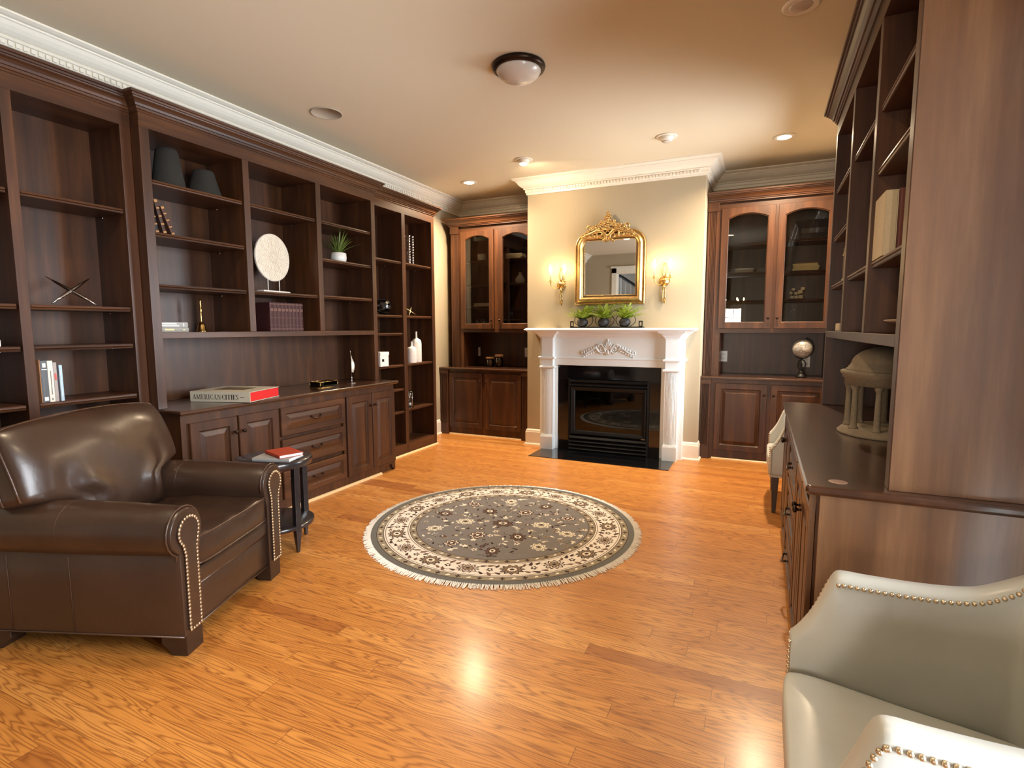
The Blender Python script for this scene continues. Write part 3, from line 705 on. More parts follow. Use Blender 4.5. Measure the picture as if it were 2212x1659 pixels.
m_bulb = emis('lit_candle_bulb', (1.0, .72, .38, 1), 85)
m_candle = plain('candle_sleeve', srgb(232, 205, 150), .5)
def sconce(x, label):
    t = thing('wall_sconce', label, 'wall lamp', (x, CY, 1.86), world=True, group='candle wall sconces beside the mirror')
    B = MB(lambda u, v, w: (x+u, CY-w, 1.86+v))
    B.lathe([(.001, .0), (.050, .0), (.052, .006), (.040, .012), (.030, .020), (.012, .026), (.001, .028)], n=20, axis='z')
    B.ball((0, 0, .014), (.034, .040, .02), 12, 6)
    B.build('backplate', m_brass, t)
    B = MB(lambda u, v, w: (x+u, CY-w, 1.86+v))
    for s in (-1, 1): B.tube([(0, .04, .012), (s*.022, .09, .014), (s*.024, .14, .014), (s*.010, .178, .014), (0, .182, .014)], [.005, .005, .006, .006, .004], 6)
    B.ball((0, .183, .014), (.014, .007, .007), 8, 4)
    for s in (-1, 1):
        B.tube([(s*.004, -.03, .02), (s*.008, -.09, .018), (s*.012, -.15, .016), (s*.008, -.20, .014)], [.006, .007, .006, .009], 6)
        B.ball((s*.010, -.205-.01*s, .014), (.010, .016, .008), 7, 5)
        for k in range(4): B.ball((s*.012, -.10-.022*k, .02), .006, 6, 4)
    B.build('ribbon_ornament', m_brass, t)
    for s in (-1, 1):
        a = MB(lambda u, v, w: (x+u, CY-w, 1.86+v))
        pts = []
        for k in range(13):
            q = k/12; an = PI*q; pts.append((s*(.012+.068*(1-math.cos(an))/2), -.005-.052*math.sin(an)+.036*q, .03+.11*min(1, q*1.3)))
        a.tube(pts, .0052, 7); a.build('arm', m_brass, t)
        cx, cz, cw = s*.08, .028, .14
        c = MB(lambda u, v, w: (x+cx+u, CY-cw+v, 1.86+cz+w))
        c.lathe([(.003, -.008), (.010, -.004), (.026, .0), (.027, .003), (.010, .006), (.008, .012), (.011, .017), (.011, .026), (.003, .027)], n=16); c.build('drip_pan', m_brass, t)
        c = MB(lambda u, v, w: (x+cx+u, CY-cw+v, 1.86+cz+w)); c.lathe([(.0065, .026), (.0065, .100), (.002, .101)], n=10); c.build('candle_sleeve', m_candle, t)
        c = MB(lambda u, v, w: (x+cx+u, CY-cw+v, 1.86+cz+w)); c.lathe([(.004, .100), (.012, .110), (.017, .125), (.016, .142), (.010, .165), (.004, .183), (.0008, .19)], n=12); c.build('bulb', m_bulb, t)
    return t
sconce(-2.082, 'lit two-candle brass wall sconce left of the gilt mirror')
sconce(-.950, 'lit two-candle brass wall sconce right of the gilt mirror')

m_fern = plain('fern_green', srgb(138, 158, 46), .55, noise=.35, nscale=60)
tx0, tx1, ty = -1.925, -1.135, 5.70
tray = thing('plant_tray', 'long black iron tray with scroll rings on the mantel shelf holding three pots', 'tray', ((tx0+tx1)/2, ty, 1.378), world=True)
MB().box((tx0, ty-.055, 1.379), (tx1, ty+.055, 1.393)).build('tray_base', m_blackmetal, tray, bevel=.002)
for x in (tx0, tx1-.040):
    m = MB().box((x, ty-.05, 1.393), (x+.040, ty-.044, 1.402)).box((x, ty-.05, 1.440), (x+.040, ty-.044, 1.452)).box((x, ty-.05, 1.40), (x+.010, ty-.044, 1.445)).box((x+.030, ty-.05, 1.40), (x+.040, ty-.044, 1.445)); m.build('handle', m_blackmetal, tray)
px3 = (-1.795, -1.560, -1.330)
for k, x in enumerate(px3):
    m = MB(); m.tube([(x+.105*math.cos(a), ty+.03, 1.463+.075*math.sin(a)) for a in [-1.15+ (2*PI-.84)*j/24 + 0 for j in range(25)]], .0035, 6); m.build('ring', m_blackmetal, tray)
    loc = (x, ty-.01, 1.393)
    pt = thing('potted_fern', ('fern in the left black round pot on the mantel tray', 'fern in the middle black round pot on the mantel tray', 'fern in the right black round pot on the mantel tray')[k], 'plant', loc, group='ferns on the mantel')
    m = MB(); m.lathe([(.030, 0), (.046, .010), (.060, .035), (.060, .058), (.046, .078), (.036, .084), (.036, .090), (.030, .090), (.028, .080), (.001, .078)], n=24); m.build('pot', plain('charcoal_pot', srgb(34, 33, 34), .6) if k == 0 else bpy.data.materials['charcoal_pot'], pt)
    f = MB(); rr = random.Random(20+k)
    for j in range(62):
        a = rr.uniform(0, 2*PI); ln = rr.uniform(.12, .225); el = rr.uniform(.45, 1.4)
        if math.sin(a) > .3: ln *= .6
        pts = []
        for i in range(9):
            q = i/8; r = ln*math.cos(el)*q*1.3+.01; z = .080+1.15*ln*math.sin(el)*(q-.40*q*q*(1.4-el*.5)); pts.append(Vector((r*math.cos(a), r*math.sin(a)*.6, z)))
        f.tube(pts, .0012, 4)
        sd = Vector((-math.sin(a), math.cos(a), 0))
        for i in range(1, 9):
            d = (pts[i]-pts[i-1]).normalized(); w = .034*(1-.75*(i/8))+.007
            for s in (-1, 1):
                p = pts[i]; e = p+sd*s*w+d*w*.5+Vector((0, 0, -.006)); b = d*.007
                mid = (p+e)/2
                ids = [f.vert(tuple(v)) for v in (p, mid-b+Vector((0,0,.002)), e, mid+b+Vector((0,0,.002)))]
                f.face(ids)
    f.build('foliage', m_fern, pt, recalc=False)

# ------------------------------------------------------------------ ceiling fixtures
dl = thing('ceiling_light', 'flush ceiling light with white glass bowl and dark bronze rim, switched off', 'ceiling light', (-1.487, 3.30, CH), world=False)
MB().lathe([(.10, -.001), (.168, -.001), (.172, -.012), (.165, -.028), (.150, -.036), (.140, -.034), (.138, -.024), (.10, -.022)], n=40).build('rim', m_bronze, dl)
MB().lathe([(.144, -.026), (.142, -.040), (.128, -.062), (.10, -.084), (.06, -.100), (.02, -.107), (.001, -.108)], n=40).build('glass_bowl', plain('opal_glass', srgb(214, 208, 198), .3, coat=.4), dl)
sp = thing('ceiling_speaker', 'flat round grey speaker grille in the ceiling above the left hutch', 'speaker', (-3.156, 3.356, CH))
MB().lathe([(.118, -.001), (.121, -.004), (.118, -.007), (.112, -.006), (.111, -.003), (.001, -.003)], n=40).build('grille', plain('speaker_grille', srgb(176, 166, 150), .7), sp)
m_lens = emis('lit_lamp_lens', (1.0, .80, .52, 1), 18)
m_off = plain('unlit_lamp_lens', srgb(200, 190, 180), .25, coat=.6)
def downlight(x, y, label, lit=True, eye=False, power=60, group='recessed ceiling lights'):
    t = thing('recessed_light', label, 'ceiling light', (x, y, CH), group=group)
    MB().lathe([(.060, -.001), (.092, -.001), (.092, -.006), (.080, -.010), (.062, -.006)], n=32).build('trim_ring', m_trim, t)
    if eye:
        MB().lathe([(.062, -.004), (.060, -.018), (.050, -.034), (.040, -.040)], n=24).build('eyeball', m_trim, t)
        MB().lathe([(.040, -.040), (.034, -.048), (.001, -.050)], n=20).build('lens', m_lens if lit else m_off, t)
    else: MB().lathe([(.063, -.004), (.050, -.008), (.001, -.010)], n=24).build('lens', m_lens if lit else m_off, t)
    if lit:
        l = bpy.data.lights.new('lamp_glow', 'AREA'); l.shape = 'DISK'; l.size = .13; l.energy = power; l.color = WARM; l.spread = 2.6
        o = bpy.data.objects.new('lamp_glow', l); COL.objects.link(o); o.parent = t; o.location = (0, 0, -.058)
        if eye: o.rotation_euler = (.75, 0, -.15)
    return t
PW = 50
downlight(-3.14, 5.58, 'lit recessed ceiling light in the far left corner above the alcove cabinet', power=PW)
downlight(-2.236, 5.08, 'lit eyeball ceiling light in front of the chimney breast', eye=True, power=PW*.16)
downlight(-.837, 5.02, 'unlit eyeball ceiling light in front of the chimney breast', lit=False, eye=True)
downlight(.10, 5.47, 'lit recessed ceiling light above the right alcove cabinet', power=PW)
downlight(.11, 3.335, 'unlit recessed ceiling light at the top edge above the right hutch', lit=False)
downlight(-.60, 1.45, 'added recessed fill light over the room, out of view above the frame', power=10)  # added unseen lamp, warms the floor and the cabinet fronts
downlight(-2.40, 1.30, 'added recessed fill light over the armchair, out of view above the frame', power=10)  # added unseen lamp, gives the armchair its warm highlights
# dining room chandelier behind the camera, seen in the glass doors
ch = thing('chandelier', 'lit candle chandelier in the room behind the camera, reflected in the glass door', 'chandelier', (-.78, -3.2, 1.95))
MB().tube([(0, 0, .0), (0, 0, 1.14)], .006, 6).ball((0, 0, .05), (.04, .04, .07), 10, 6).lathe([(.001, 1.12), (.06, 1.13), (.06, 1.149)], n=16).build('stem', m_brass, ch)
for k in range(6):
    a = PI/3*k; c, s = math.cos(a), math.sin(a)
    MB().tube([(0, 0, .02), (.12*c, .12*s, -.04), (.24*c, .24*s, -.03), (.30*c, .30*s, .04)], .006, 6).lathe([(.003, .04), (.03, .045), (.008, .05), (.008, .13), (.002, .131)], c=(.30*c, .30*s, 0), n=8).build('arm', m_brass, ch)
    MB().lathe([(.006, .13), (.017, .15), (.010, .19), (.001, .21)], c=(.30*c, .30*s, 0), n=8).build('bulb', m_bulb, ch)

# ------------------------------------------------------------------ outlets
def outlet(x, y, z, lab):
    t = thing('wall_outlet', lab, 'outlet', (x, y, z), group='white outlet plates in the cabinet niches')
    MB().box((-.038, -.006, -.060), (.038, 0, .060)).build('cover_plate', m_plate, t, bevel=.002)
    for s in (-1, 1):
        MB().box((-.017, -.009, s*.022-.014), (.017, -.0055, s*.022+.014)).build('socket', plain('socket_face', srgb(205, 202, 194), .45) if 'socket_face' not in bpy.data.materials else bpy.data.materials['socket_face'], t, bevel=.002)
NB = 6.475
outlet(-3.53, NB, 1.060, 'white outlet plate left of the two jars'); outlet(-2.79, NB, 1.060, 'white outlet plate right of the two jars beside the chimney')
outlet(-.386, NB, 1.060, 'white outlet plate in the niche left of the globe'); outlet(.430, NB, 1.020, 'white outlet plate half hidden behind the globe')

# ------------------------------------------------------------------ books and decor
class Ax:
    def __init__(s, o, A, B, C): s.o = Vector(o); s.A = Vector(A).normalized(); s.B = Vector(B).normalized(); s.C = Vector(C).normalized()
    def __call__(s, u, v, w): return tuple(s.o+s.A*u+s.B*v+s.C*w)
_bm = {}
def bmat(rgb, rough=.6):
    if rgb not in _bm: _bm[rgb] = plain('book_cloth_%d' % len(_bm), srgb(*rgb), rough, noise=.06, nscale=90)
    return _bm[rgb]
def book(ax, T, H, Dp, rgb, label, group=None, bands=None, bandcol=(190, 170, 120), pages=None, bandpart='spine_lettering'):
    """A thickness, B height, C outwards from the spine (spine at w=0)"""
    t = thing('book', label, 'book', tuple(ax.o), world=True, group=group)
    c = MB(ax).box((0, 0, -Dp), (.0025, H, -.001)).box((T-.0025, 0, -Dp), (T, H, -.001))
    c.loft([[(0, v, -.004), (T*.1, v, -.0005), (T*.5, v, .0015), (T*.9, v, -.0005), (T, v, -.004)] for v in (0, H)])
    c.build('cover', bmat(rgb), t)
    MB(ax).box((.0026, .004, -Dp+.004), (T-.0026, H-.004, -.0045)).build('page_block', pages or m_paper, t)
    if bands:
        b = MB(ax)
        for v0, v1, a0, a1 in bands: b.box((T*a0, H*v0, 0), (T*a1, H*v1, .0026))
        b.build(bandpart, bmat(bandcol, .5), t)
    return t
X, Y, Z = (1, 0, 0), (0, 1, 0), (0, 0, 1)
# left bookcase: upright books (spine facing the room)
y = 1.524; zs = .983
for i, (T, H, c, lab, bands, bc_) in enumerate((
    (.004, .232, (200, 150, 110), 'thin tan booklet pressed against the left bookcase upright', None, None),
    (.030, .226, (92, 96, 100), 'thick charcoal book on the lower shelf of the left bookcase', [(.04, .13, .2, .8), (.78, .80, .1, .9), (.84, .94, .25, .75)], (220, 224, 226)),
    (.024, .224, (226, 220, 208), 'cream book between the charcoal and the grey book, left bookcase', [(.18, .76, .40, .55), (.05, .09, .35, .6)], (120, 112, 100)),
    (.016, .214, (170, 160, 156), 'grey book with a red patch on its spine, left bookcase', [(.55, .72, .2, .75)], (200, 96, 84)),
    (.008, .200, (60, 58, 66), 'thin dark book beside the pale blue book, left bookcase', None, None),
    (.015, .198, (176, 204, 218), 'pale blue book ending the row, left bookcase', [(.1, .85, .25, .4)], (236, 240, 240)))):
    book(Ax((-3.50, y, zs), Y, Z, X), T, H, .17, c, lab, 'upright books on the left bookcase', bands, bc_ or (200, 200, 200)); y += T+.0012
# far-left shelf: white block just inside the frame
tag(MB().box((-3.62, 1.30, 1.29), (-3.52, 1.383, 1.325)).build('box', m_white, bevel=.003), 'small white box at the far left edge of the photo', 'box')
def cross(name, lab, c, L, r, mat, rz, dirs):
    t = thing(name, lab, 'ornament', c, rz)
    for k, (dy, dz, dx) in enumerate(dirs):
        d = Vector((dx, dy, dz)).normalized()*L
        MB().tube([tuple(-d), tuple(-d*.5), (0, 0, 0), tuple(d*.5), tuple(d)], [r*.25, r*.8, r, r*.8, r*.25], 8).build('spike', mat, t)
    return t
cross('sculpture', 'silver crossed-spike sculpture standing on the left bookcase shelf', (-3.60, 1.750, 1.5965), .148, .0105, m_silver, 0, [(.135, -.156, .21), (.236, .156, -.086)])
cross('sculpture', 'small gold crossed-spike sculpture on the right-hand bookcase shelf', (-3.56, 4.968, 1.569), .078, .005, m_gold, 0, [(.12, -.074, .06), (.107, .095, -.05)])
# lampshade-like vases
m_shade = plain('charcoal_linen', srgb(38, 35, 30), .95, noise=.15, nscale=160, bump=.2)
def shade(x, y, z, r0, r1, h, lab):
    t = thing('vase', lab, 'vase', (x, y, z), group='dark tapered vases')
    MB().lathe([(r0*.92, 0), (r0, .012), (r0*.99, .03), (r0*.9, h*.3), (r1*1.12, h*.72), (r1, h*.92), (r1*.9, h*.985), (r1*.7, h), (r1*.6, h*.96), (r1*.5, h*.8), (.001, h*.78)], n=36).build('body', m_shade, t)
shade(-3.59, 2.352, 2.286, .100, .066, .262, 'larger dark tapered vase on the top left hutch shelf')
shade(-3.58, 2.596, 2.286, .108, .068, .185, 'smaller dark tapered vase on the top left hutch shelf')
# three leaning antique books
for k, (yb, yt) in enumerate(((2.187, 2.150), (2.236, 2.186), (2.290, 2.214))):
    H = .205; d = Vector((0, yt-yb, .20)).normalized(); A = Vector((0, d.z, -d.y))
    book(Ax((-3.49, yb, 1.9745), A, d, X), .020, (.20, .222, .190)[k], .15, ((30, 24, 26), (58, 34, 24), (70, 40, 28))[k],
         ('black antique book leaning nearest the hutch upright', 'middle leaning brown antique book with gilt bands', 'outer leaning brown antique book with gilt bands')[k], 'leaning antique books',
         [(.05, .10, 0, 1), (.28, .32, 0, 1), (.5, .54, 0, 1), (.72, .76, 0, 1), (.9, .97, 0, 1)], (168, 122, 66))
# grey books and brass bell
book(Ax((-3.47, 2.140, 1.358), Z, Y, X), .028, .205, .15, (150, 148, 142), 'lower grey book with gilt title beside the brass bell', 'two grey books lying flat', [(.02, .14, .4, .6), (.22, .52, .35, .7), (.80, .88, .4, .6)], (218, 204, 150))
book(Ax((-3.47, 2.138, 1.387), Z, Y, X), .034, .203, .15, (156, 156, 154), 'upper grey book with white title beside the brass bell', 'two grey books lying flat', [(.02, .62, .60, .80), (.02, .70, .22, .42), (.84, .87, .2, .8)], (226, 226, 224))
bl = thing('hand_bell', 'brass hand bell with tall beaded handle on the hutch ledge', 'bell', (-3.66, 2.570, 1.357))
MB().lathe([(.040, 0), (.036, .006), (.030, .020), (.024, .045), (.021, .062), (.010, .068), (.001, .069)], n=24).build('cup', m_brass, bl)
MB().lathe([(.004, .066), (.008, .075), (.005, .085), (.007, .10), (.005, .12), (.008, .14), (.011, .155), (.006, .168), (.008, .19), (.005, .205), (.008, .218), (.004, .228), (.001, .231)], n=12).build('handle', m_brass, bl)
# white spiral disc
m_plaster = plain('carved_white_plaster', srgb(226, 216, 198), .7, noise=.03)
dz = 1.937; dy = 3.125
dc = thing('disc_sculpture', 'large white carved disc on a small stand in the middle of the hutch', 'sculpture', (-3.55, dy, 1.659), rz=.12)
m = MB(lambda u, v, w: (w, u, .278+v))
for L0 in (0,):
    R = .184; rings = []
    NN = 96
    for f_ in (0.0, .2, .4, .6, .8, .94, 1.0):
        L = []
        for k in range(NN):
            a = 2*PI*k/NN; w = .010+(.0022*math.sin(14*(a+f_*2.2))*math.sin(PI*min(1, f_*1.02)) if f_ < .95 else 0)-(.006 if f_ == 1.0 else 0)
            L.append((R*f_*math.cos(a)+1e-4*math.cos(a), R*f_*math.sin(a)+1e-4*math.sin(a), w))
        rings.append(L)
    m.loft([[(p[0], p[1], -.008) for p in rings[-1]]]+rings[::-1]); 
m.build('disc', m_plaster, dc)
# raised overlapping arcs
m = MB(lambda u, v, w: (w, u, .278+v))
for j in range(6):
    a0 = PI/3*j+.3; c0 = (.13*math.cos(a0), .13*math.sin(a0))
    for i in range(7):
        rr_ = .05+.018*i; pts = []
        for k in range(26):
            a = a0+PI*.45+PI*1.1*k/25; p = (c0[0]+rr_*math.cos(a), c0[1]+rr_*math.sin(a))
            if math.hypot(*p) < .178: pts.append((p[0], p[1], .0122))
        if len(pts) > 3: m.tube(pts, .0011, 4)
m.build('carved_lines', m_plaster, dc)
for s in (-1, 1): MB().tube([(0, s*.062, .018), (0, s*.062, .125)], .0035, 6).build('leg', m_white, dc)
MB().box((-.035, -.145, 0), (.035, .145, .018)).build('base', m_white, dc, bevel=.002)
# nine dark red volumes
for k in range(9):
    book(Ax((-3.50, 3.030+.0372*k, 1.358), Y, Z, X), .0362, .226, .16, (62, 24, 24), 'one of nine matching dark red ribbed volumes on the hutch ledge', 'nine matching dark red volumes',
         [(.06, .09, 0, 1), (.20, .215, .1, .9), (.46, .475, .1, .9), (.70, .79, .1, .9), (.93, .96, 0, 1)], (104, 66, 52))
# grass plant
pl = thing('potted_plant', 'spiky green plant in a small white pot on the right hutch shelf', 'plant', (-3.575, 3.890, 1.975))
MB().lathe([(.050, 0), (.066, .012), (.072, .05), (.068, .092), (.062, .096), (.060, .088), (.001, .085)], n=28).build('pot', m_white, pl)
f = MB(); rr = random.Random(5)
for j in range(70):
    a = rr.uniform(0, 2*PI); ln = rr.uniform(.14, .25); el = rr.uniform(.55, 1.5); w = rr.uniform(.006, .010); side = Vector((-math.sin(a), math.cos(a), 0)); ids = []
    for i in range(7):
        q = i/6; r = ln*math.cos(el)*q*(1+.3*q)+.015; z = .088+ln*math.sin(el)*(q-.32*q*q*(1.6-el)); p = Vector((r*math.cos(a)*.8, r*math.sin(a), z)); ww = w*(1-q**2)+.0004
        ids.append((f.vert(tuple(p-side*ww)), f.vert(tuple(p+side*ww))))
    for A_, B_ in zip(ids, ids[1:]): f.face((A_[0], A_[1], B_[1], B_[0]))
f.build('foliage', plain('grass_green', srgb(96, 112, 50), .5, noise=.3, nscale=40), pl, recalc=False)
# banded sphere, obelisk, bottles, box, hourglass on the far left bookcase
orb = thing('sphere_sculpture', 'black open banded sphere on the bookcase shelf right of the hutch', 'sculpture', (-3.60, 4.545, 1.517))
m = MB()
for (ax_, tw) in ((0, .2), (.9, 1.0), (2.0, -.6), (2.8, .5)):
    Rm = Matrix.Rotation(ax_, 3, 'Z') @ Matrix.Rotation(tw, 3, 'X')
    lo = []
    for k in range(40):
        a = 2*PI*k/40; L = []
        for (rr_, hh) in ((.078, -.013), (.085, -.013), (.085, .013), (.078, .013)): v = Rm @ Vector((rr_*math.cos(a), rr_*math.sin(a), hh)); L.append((v.x, v.y, v.z+.088))
        lo.append(L)
    m.loft(lo, closed=True)
m.build('band', plain('black_lacquer', srgb(20, 18, 18), .25, coat=.5), orb)
ob = thing('bead_tower', 'tall narrow crystal bead tower on the upper shelf of the right-hand bookcase', 'ornament', (-3.57, 4.975, 2.078))
for s, t_ in ((-.032, -.032), (.032, -.032), (.032, .032), (-.032, .032), (0, 0)):
    m = MB()
    for k in range(11): m.ball((s, t_, .016+.028*k), .0135, 8, 6)
    m.build('bead_strand', m_silver, ob)
MB().box((-.045, -.045, 0), (.045, .045, .004)).build('base', m_silver, ob)
m_crackle = plain('white_textured_ceramic', srgb(224, 216, 206), .6, noise=.08, nscale=90, bump=.6)
def bottle(x, y, z, r, h, lab):
    t = thing('bottle_vase', lab, 'vase', (x, y, z), group='white bottle vases'); n = .18*r/.054
    MB().lathe([(r*.96, 0), (r, .006), (r, h*.55), (r*.97, h*.66), (r*.8, h*.73), (r*.4, h*.77), (r*.2, h*.80), (r*.17, h*.97), (r*.21, h), (r*.12, h), (r*.1, h*.9), (.001, h*.88)], n=30).build('body', m_crackle, t)
bottle(-3.56, 5.070, .996, .058, .345, 'taller white bottle vase, right-hand bookcase'); bottle(-3.525, 4.930, .996, .052, .235, 'shorter white bottle vase, right-hand bookcase')
wb = thing('storage_box', 'small white lidded box on the middle shelf right of the hutch', 'box', (-3.53, 4.345, .994))
MB().box((-.075, -.046, 0), (.075, .085, .118)).build('body', m_white, wb, bevel=.002); MB().box((-.079, -.049, .112), (.079, .089, .146)).build('lid', m_white, wb, bevel=.002)
MB().box((.075, -.02, .05), (.078, .010, .075)).build('label_holder', m_bronze, wb)
hg = thing('hourglass', 'clear glass hourglass with pale sand on the lower bookcase shelf', 'hourglass', (-3.53, 4.870, .500))
MB().lathe([(.046, 0), (.048, .004), (.046, .012), (.030, .014)], n=20).lathe([(.030, .172), (.046, .174), (.048, .182), (.046, .188)], n=20).build('end_plate', m_clear, hg)
MB().lathe([(.030, .014), (.036, .040), (.030, .070), (.006, .092), (.006, .096), (.030, .118), (.036, .148), (.030, .172)], n=20).build('bulb_glass', m_clear, hg)
MB().lathe([(.030, .016), (.032, .030), (.018, .048), (.001, .058)], n=16).build('sand', m_white, hg)
for k in range(3): a = 2*PI*k/3; MB().tube([(.040*math.cos(a), .040*math.sin(a), .012), (.040*math.cos(a), .040*math.sin(a), .176)], .004, 6).build('post', m_silver, hg)

# large city book with its lettering
def letters(text, ax, h, m, bold, x=0, w0=0, w1=.0008):
    """high-contrast roman capitals from strokes; returns advance"""
    K = .17*h*bold; t = .035*h; mb = m
    def rect(a, b, c, d): mb.prism([(x+a, b), (x+c, b), (x+c, d), (x+a, d)], w0, w1)
    def diag(a0, z0, a1, z1, wd): mb.prism([(x+a0, z0), (x+a0+wd, z0), (x+a1+wd, z1), (x+a1, z1)], w0, w1)
    def serif(a, c): rect(a, 0, c, t); 
    def tserif(a, c): rect(a, h-t, c, h)
    def arc(cx, cz, rx, rz, a0, a1, kt):
        n = 14; P = []; Q = []
        for i in range(n+1):
            a = a0+(a1-a0)*i/n; ww = t+(K*1.05-t)*abs(math.cos(a))**1.5*kt
            P.append((x+cx+rx*math.cos(a), cz+rz*math.sin(a))); Q.append((x+cx+(rx-ww)*math.cos(a), cz+(rz-t)*math.sin(a)))
        for i in range(n): mb.prism([P[i], P[i+1], Q[i+1], Q[i]], w0, w1)
    for c in text:
        if c == ' ': x += h*.30; continue
        if c == 'A': diag(.04*h, 0, .36*h, h, t); diag(.58*h-K*.3, 0, .36*h-K*.2, h, K); rect(.16*h, .32*h, .52*h, .32*h+t); serif(-.02*h, .14*h); serif(.46*h, .80*h); w = .80*h
        elif c == 'M': rect(.08*h, 0, .08*h+t, h); diag(.40*h-K*.4, 0, .08*h, h, K); diag(.44*h, 0, .72*h, h, t); rect(.74*h, 0, .74*h+K, h); serif(0, .2*h); serif(.64*h, 1.0*h); tserif(0, .16*h); tserif(.72*h, 1.0*h); w = 1.02*h
        elif c == 'E': rect(.08*h, 0, .08*h+K, h); serif(0, .62*h); tserif(0, .60*h); rect(.08*h, .5*h, .42*h, .5*h+t); rect(.60*h, 0, .62*h, .26*h); rect(.58*h, .76*h, .60*h, h); rect(.41*h, .38*h, .43*h, .64*h); w = .68*h
        elif c == 'R': rect(.08*h, 0, .08*h+K, h); serif(0, .36*h); tserif(0, .35*h); arc(.33*h, .75*h, .26*h, .25*h, -PI/2, PI/2, 1); rect(.2*h, .5*h, .35*h, .5*h+t); diag(.56*h, 0, .34*h, .5*h, K*.9); serif(.56*h, .78*h); w = .76*h
        elif c == 'I': rect(.10*h, 0, .10*h+K, h); serif(0, .38*h); tserif(0, .38*h); w = .40*h
        elif c == 'C': arc(.38*h, .5*h, .34*h, .5*h, PI*.28, PI*1.72, 1); rect(.60*h, .66*h, .62*h, h); rect(.60*h, .0, .62*h, .30*h); w = .70*h
        elif c == 'N': rect(.10*h, 0, .10*h+t, h); diag(.62*h-K*.6, 0, .08*h, h, K*1.05); rect(.64*h, 0, .64*h+t, h); serif(0, .24*h); tserif(0, .2*h); tserif(.54*h, .78*h); w = .80*h
        elif c == 'T': rect(.27*h, 0, .27*h+K, h); serif(.16*h, .56*h); tserif(.02*h, .70*h); rect(.02*h, .74*h, .04*h, h); rect(.68*h, .74*h, .70*h, h); w = .72*h
        elif c == 'S': arc(.30*h, .75*h, .22*h, .25*h, PI*.25, PI*1.5, .8); arc(.26*h, .27*h, .24*h, .27*h, -PI*.75, PI*.5, .8); rect(.46*h, .74*h, .48*h, h); rect(.04*h, .0, .06*h, .26*h); w = .56*h
        elif c == '-': rect(.06*h, .42*h, .62*h, .48*h); w = .7*h
        x += w+.05*h
    return x
S0 = Vector((-3.575, 2.395, .8765)); S1 = Vector((-3.150, 2.530, .8765)); A = (S1-S0).normalized(); n_ = Vector((A.y, -A.x, 0))
BL_, BT, BD = .447, .072, .355
ax = Ax(S0, A, Z, n_)
cb_ = thing('large_book', 'oversized grey book titled AMERICAN CITIES with red fore-edge on the left countertop', 'book', tuple(S0), world=True)
m_cov = bmat((176, 170, 154), .7)
MB(ax).box((0, 0, -BD), (BL_, .005, 0)).box((0, BT-.005, -BD), (BL_, BT, 0)).box((0, .005, -.005), (BL_, BT-.005, 0)).build('cover', m_cov, cb_, bevel=.001)
MB(ax).box((.004, .0055, -BD+.004), (BL_-.003, BT-.0055, -.0055)).build('page_block', plain('red_page_edge', srgb(205, 32, 34), .5), cb_, label='bright red page edges')
m = MB(ax); h = .0335; xx = letters('AMERICAN', ax, h, m, .72, .020, 0, .0012); xx = letters('CITIES', ax, h, m, 1.25, xx+.005, 0, .0012); m.box((xx+.008, .0155, 0), (min(BL_-.01, xx+.040), .0180, .0012))
for i, v in enumerate(m.v): pass
tx = m.build('spine_lettering', bmat((48, 46, 46)), cb_)
tx.location = tuple(Vector((0, 0, .018))); tx.scale = (1, 1, 1)
MB(ax).box((.10, BT, -.26), (.33, BT+.0008, -.11)).build('cover_photo', plain('cover_photo', srgb(96, 84, 66), .5, noise=.5, nscale=28), cb_)
# glass and brass box, quill
gb = thing('glass_box', 'small clear glass box with brass edges on the left countertop', 'box', (-3.42, 3.49, .8755), rz=math.atan2(.205, .004)-0.0)
m = MB(); a, b, c = .100, .060, .048
cs = [(-a, -b, 0), (a, -b, 0), (a, b, 0), (-a, b, 0), (-a, -b, c), (a, -b, c), (a, b, c), (-a, b, c)]
for i, j in ((0,1),(1,2),(2,3),(3,0),(4,5),(5,6),(6,7),(7,4),(0,4),(1,5),(2,6),(3,7)): m.tube([tuple(Vector(cs[i])+Vector((0,0,.002))), tuple(Vector(cs[j])+Vector((0,0,.002)))], .0032, 4)
m.build('frame', m_brass, gb)
MB().box((-a, -b, .002), (a, b, .003)).build('bottom_pane', m_glass, gb); MB().box((-a, -b, c), (a, b, c+.001)).build('lid_pane', m_glass, gb)
for q in (((-a, -b, .003), (a, -b+.001, c)), ((-a, b-.001, .003), (a, b, c)), ((-a, -b, .003), (-a+.001, b, c)), ((a-.001, -b, .003), (a, b, c))): MB().box(*q).build('side_pane', m_glass, gb)
ql = thing('quill_ornament', 'silver feather quill standing on a round base on the left countertop', 'ornament', (-3.415, 3.832, .8755))
MB().lathe([(.040, 0), (.041, .003), (.036, .006), (.006, .008), (.005, .040), (.008, .046), (.006, .06), (.002, .062)], n=24).build('base', m_silver, ql)
MB().tube([(0, 0, .055), (0, .001, .12), (.004, -.004, .20), (.014, -.018, .27), (.022, -.036, .315)], [.003, .003, .0028, .002, .0006], 6).build('quill_shaft', m_silver, ql)
m = MB()
for i in range(26):
    q = i/25; z = .105+.17*q; w = .030*math.sin(PI*min(1, q*1.15+.1))**.7 if q < .78 else .012*(1-q)*4; y0 = -.004*q-.02*max(0, q-.5)
    for s in (1, -.45):
        if s < 0 and i % 3: continue
        ids = [m.vert((.002, y0, z)), m.vert((.012, y0+s*w, z-.006)), m.vert((.012, y0+s*w, z-.001)), m.vert((.002, y0, z+.007))]; m.face(ids)
m.build('feather_vane', plain('silver_feather', srgb(190, 180, 160), .35, metal=.7), ql, recalc=False)

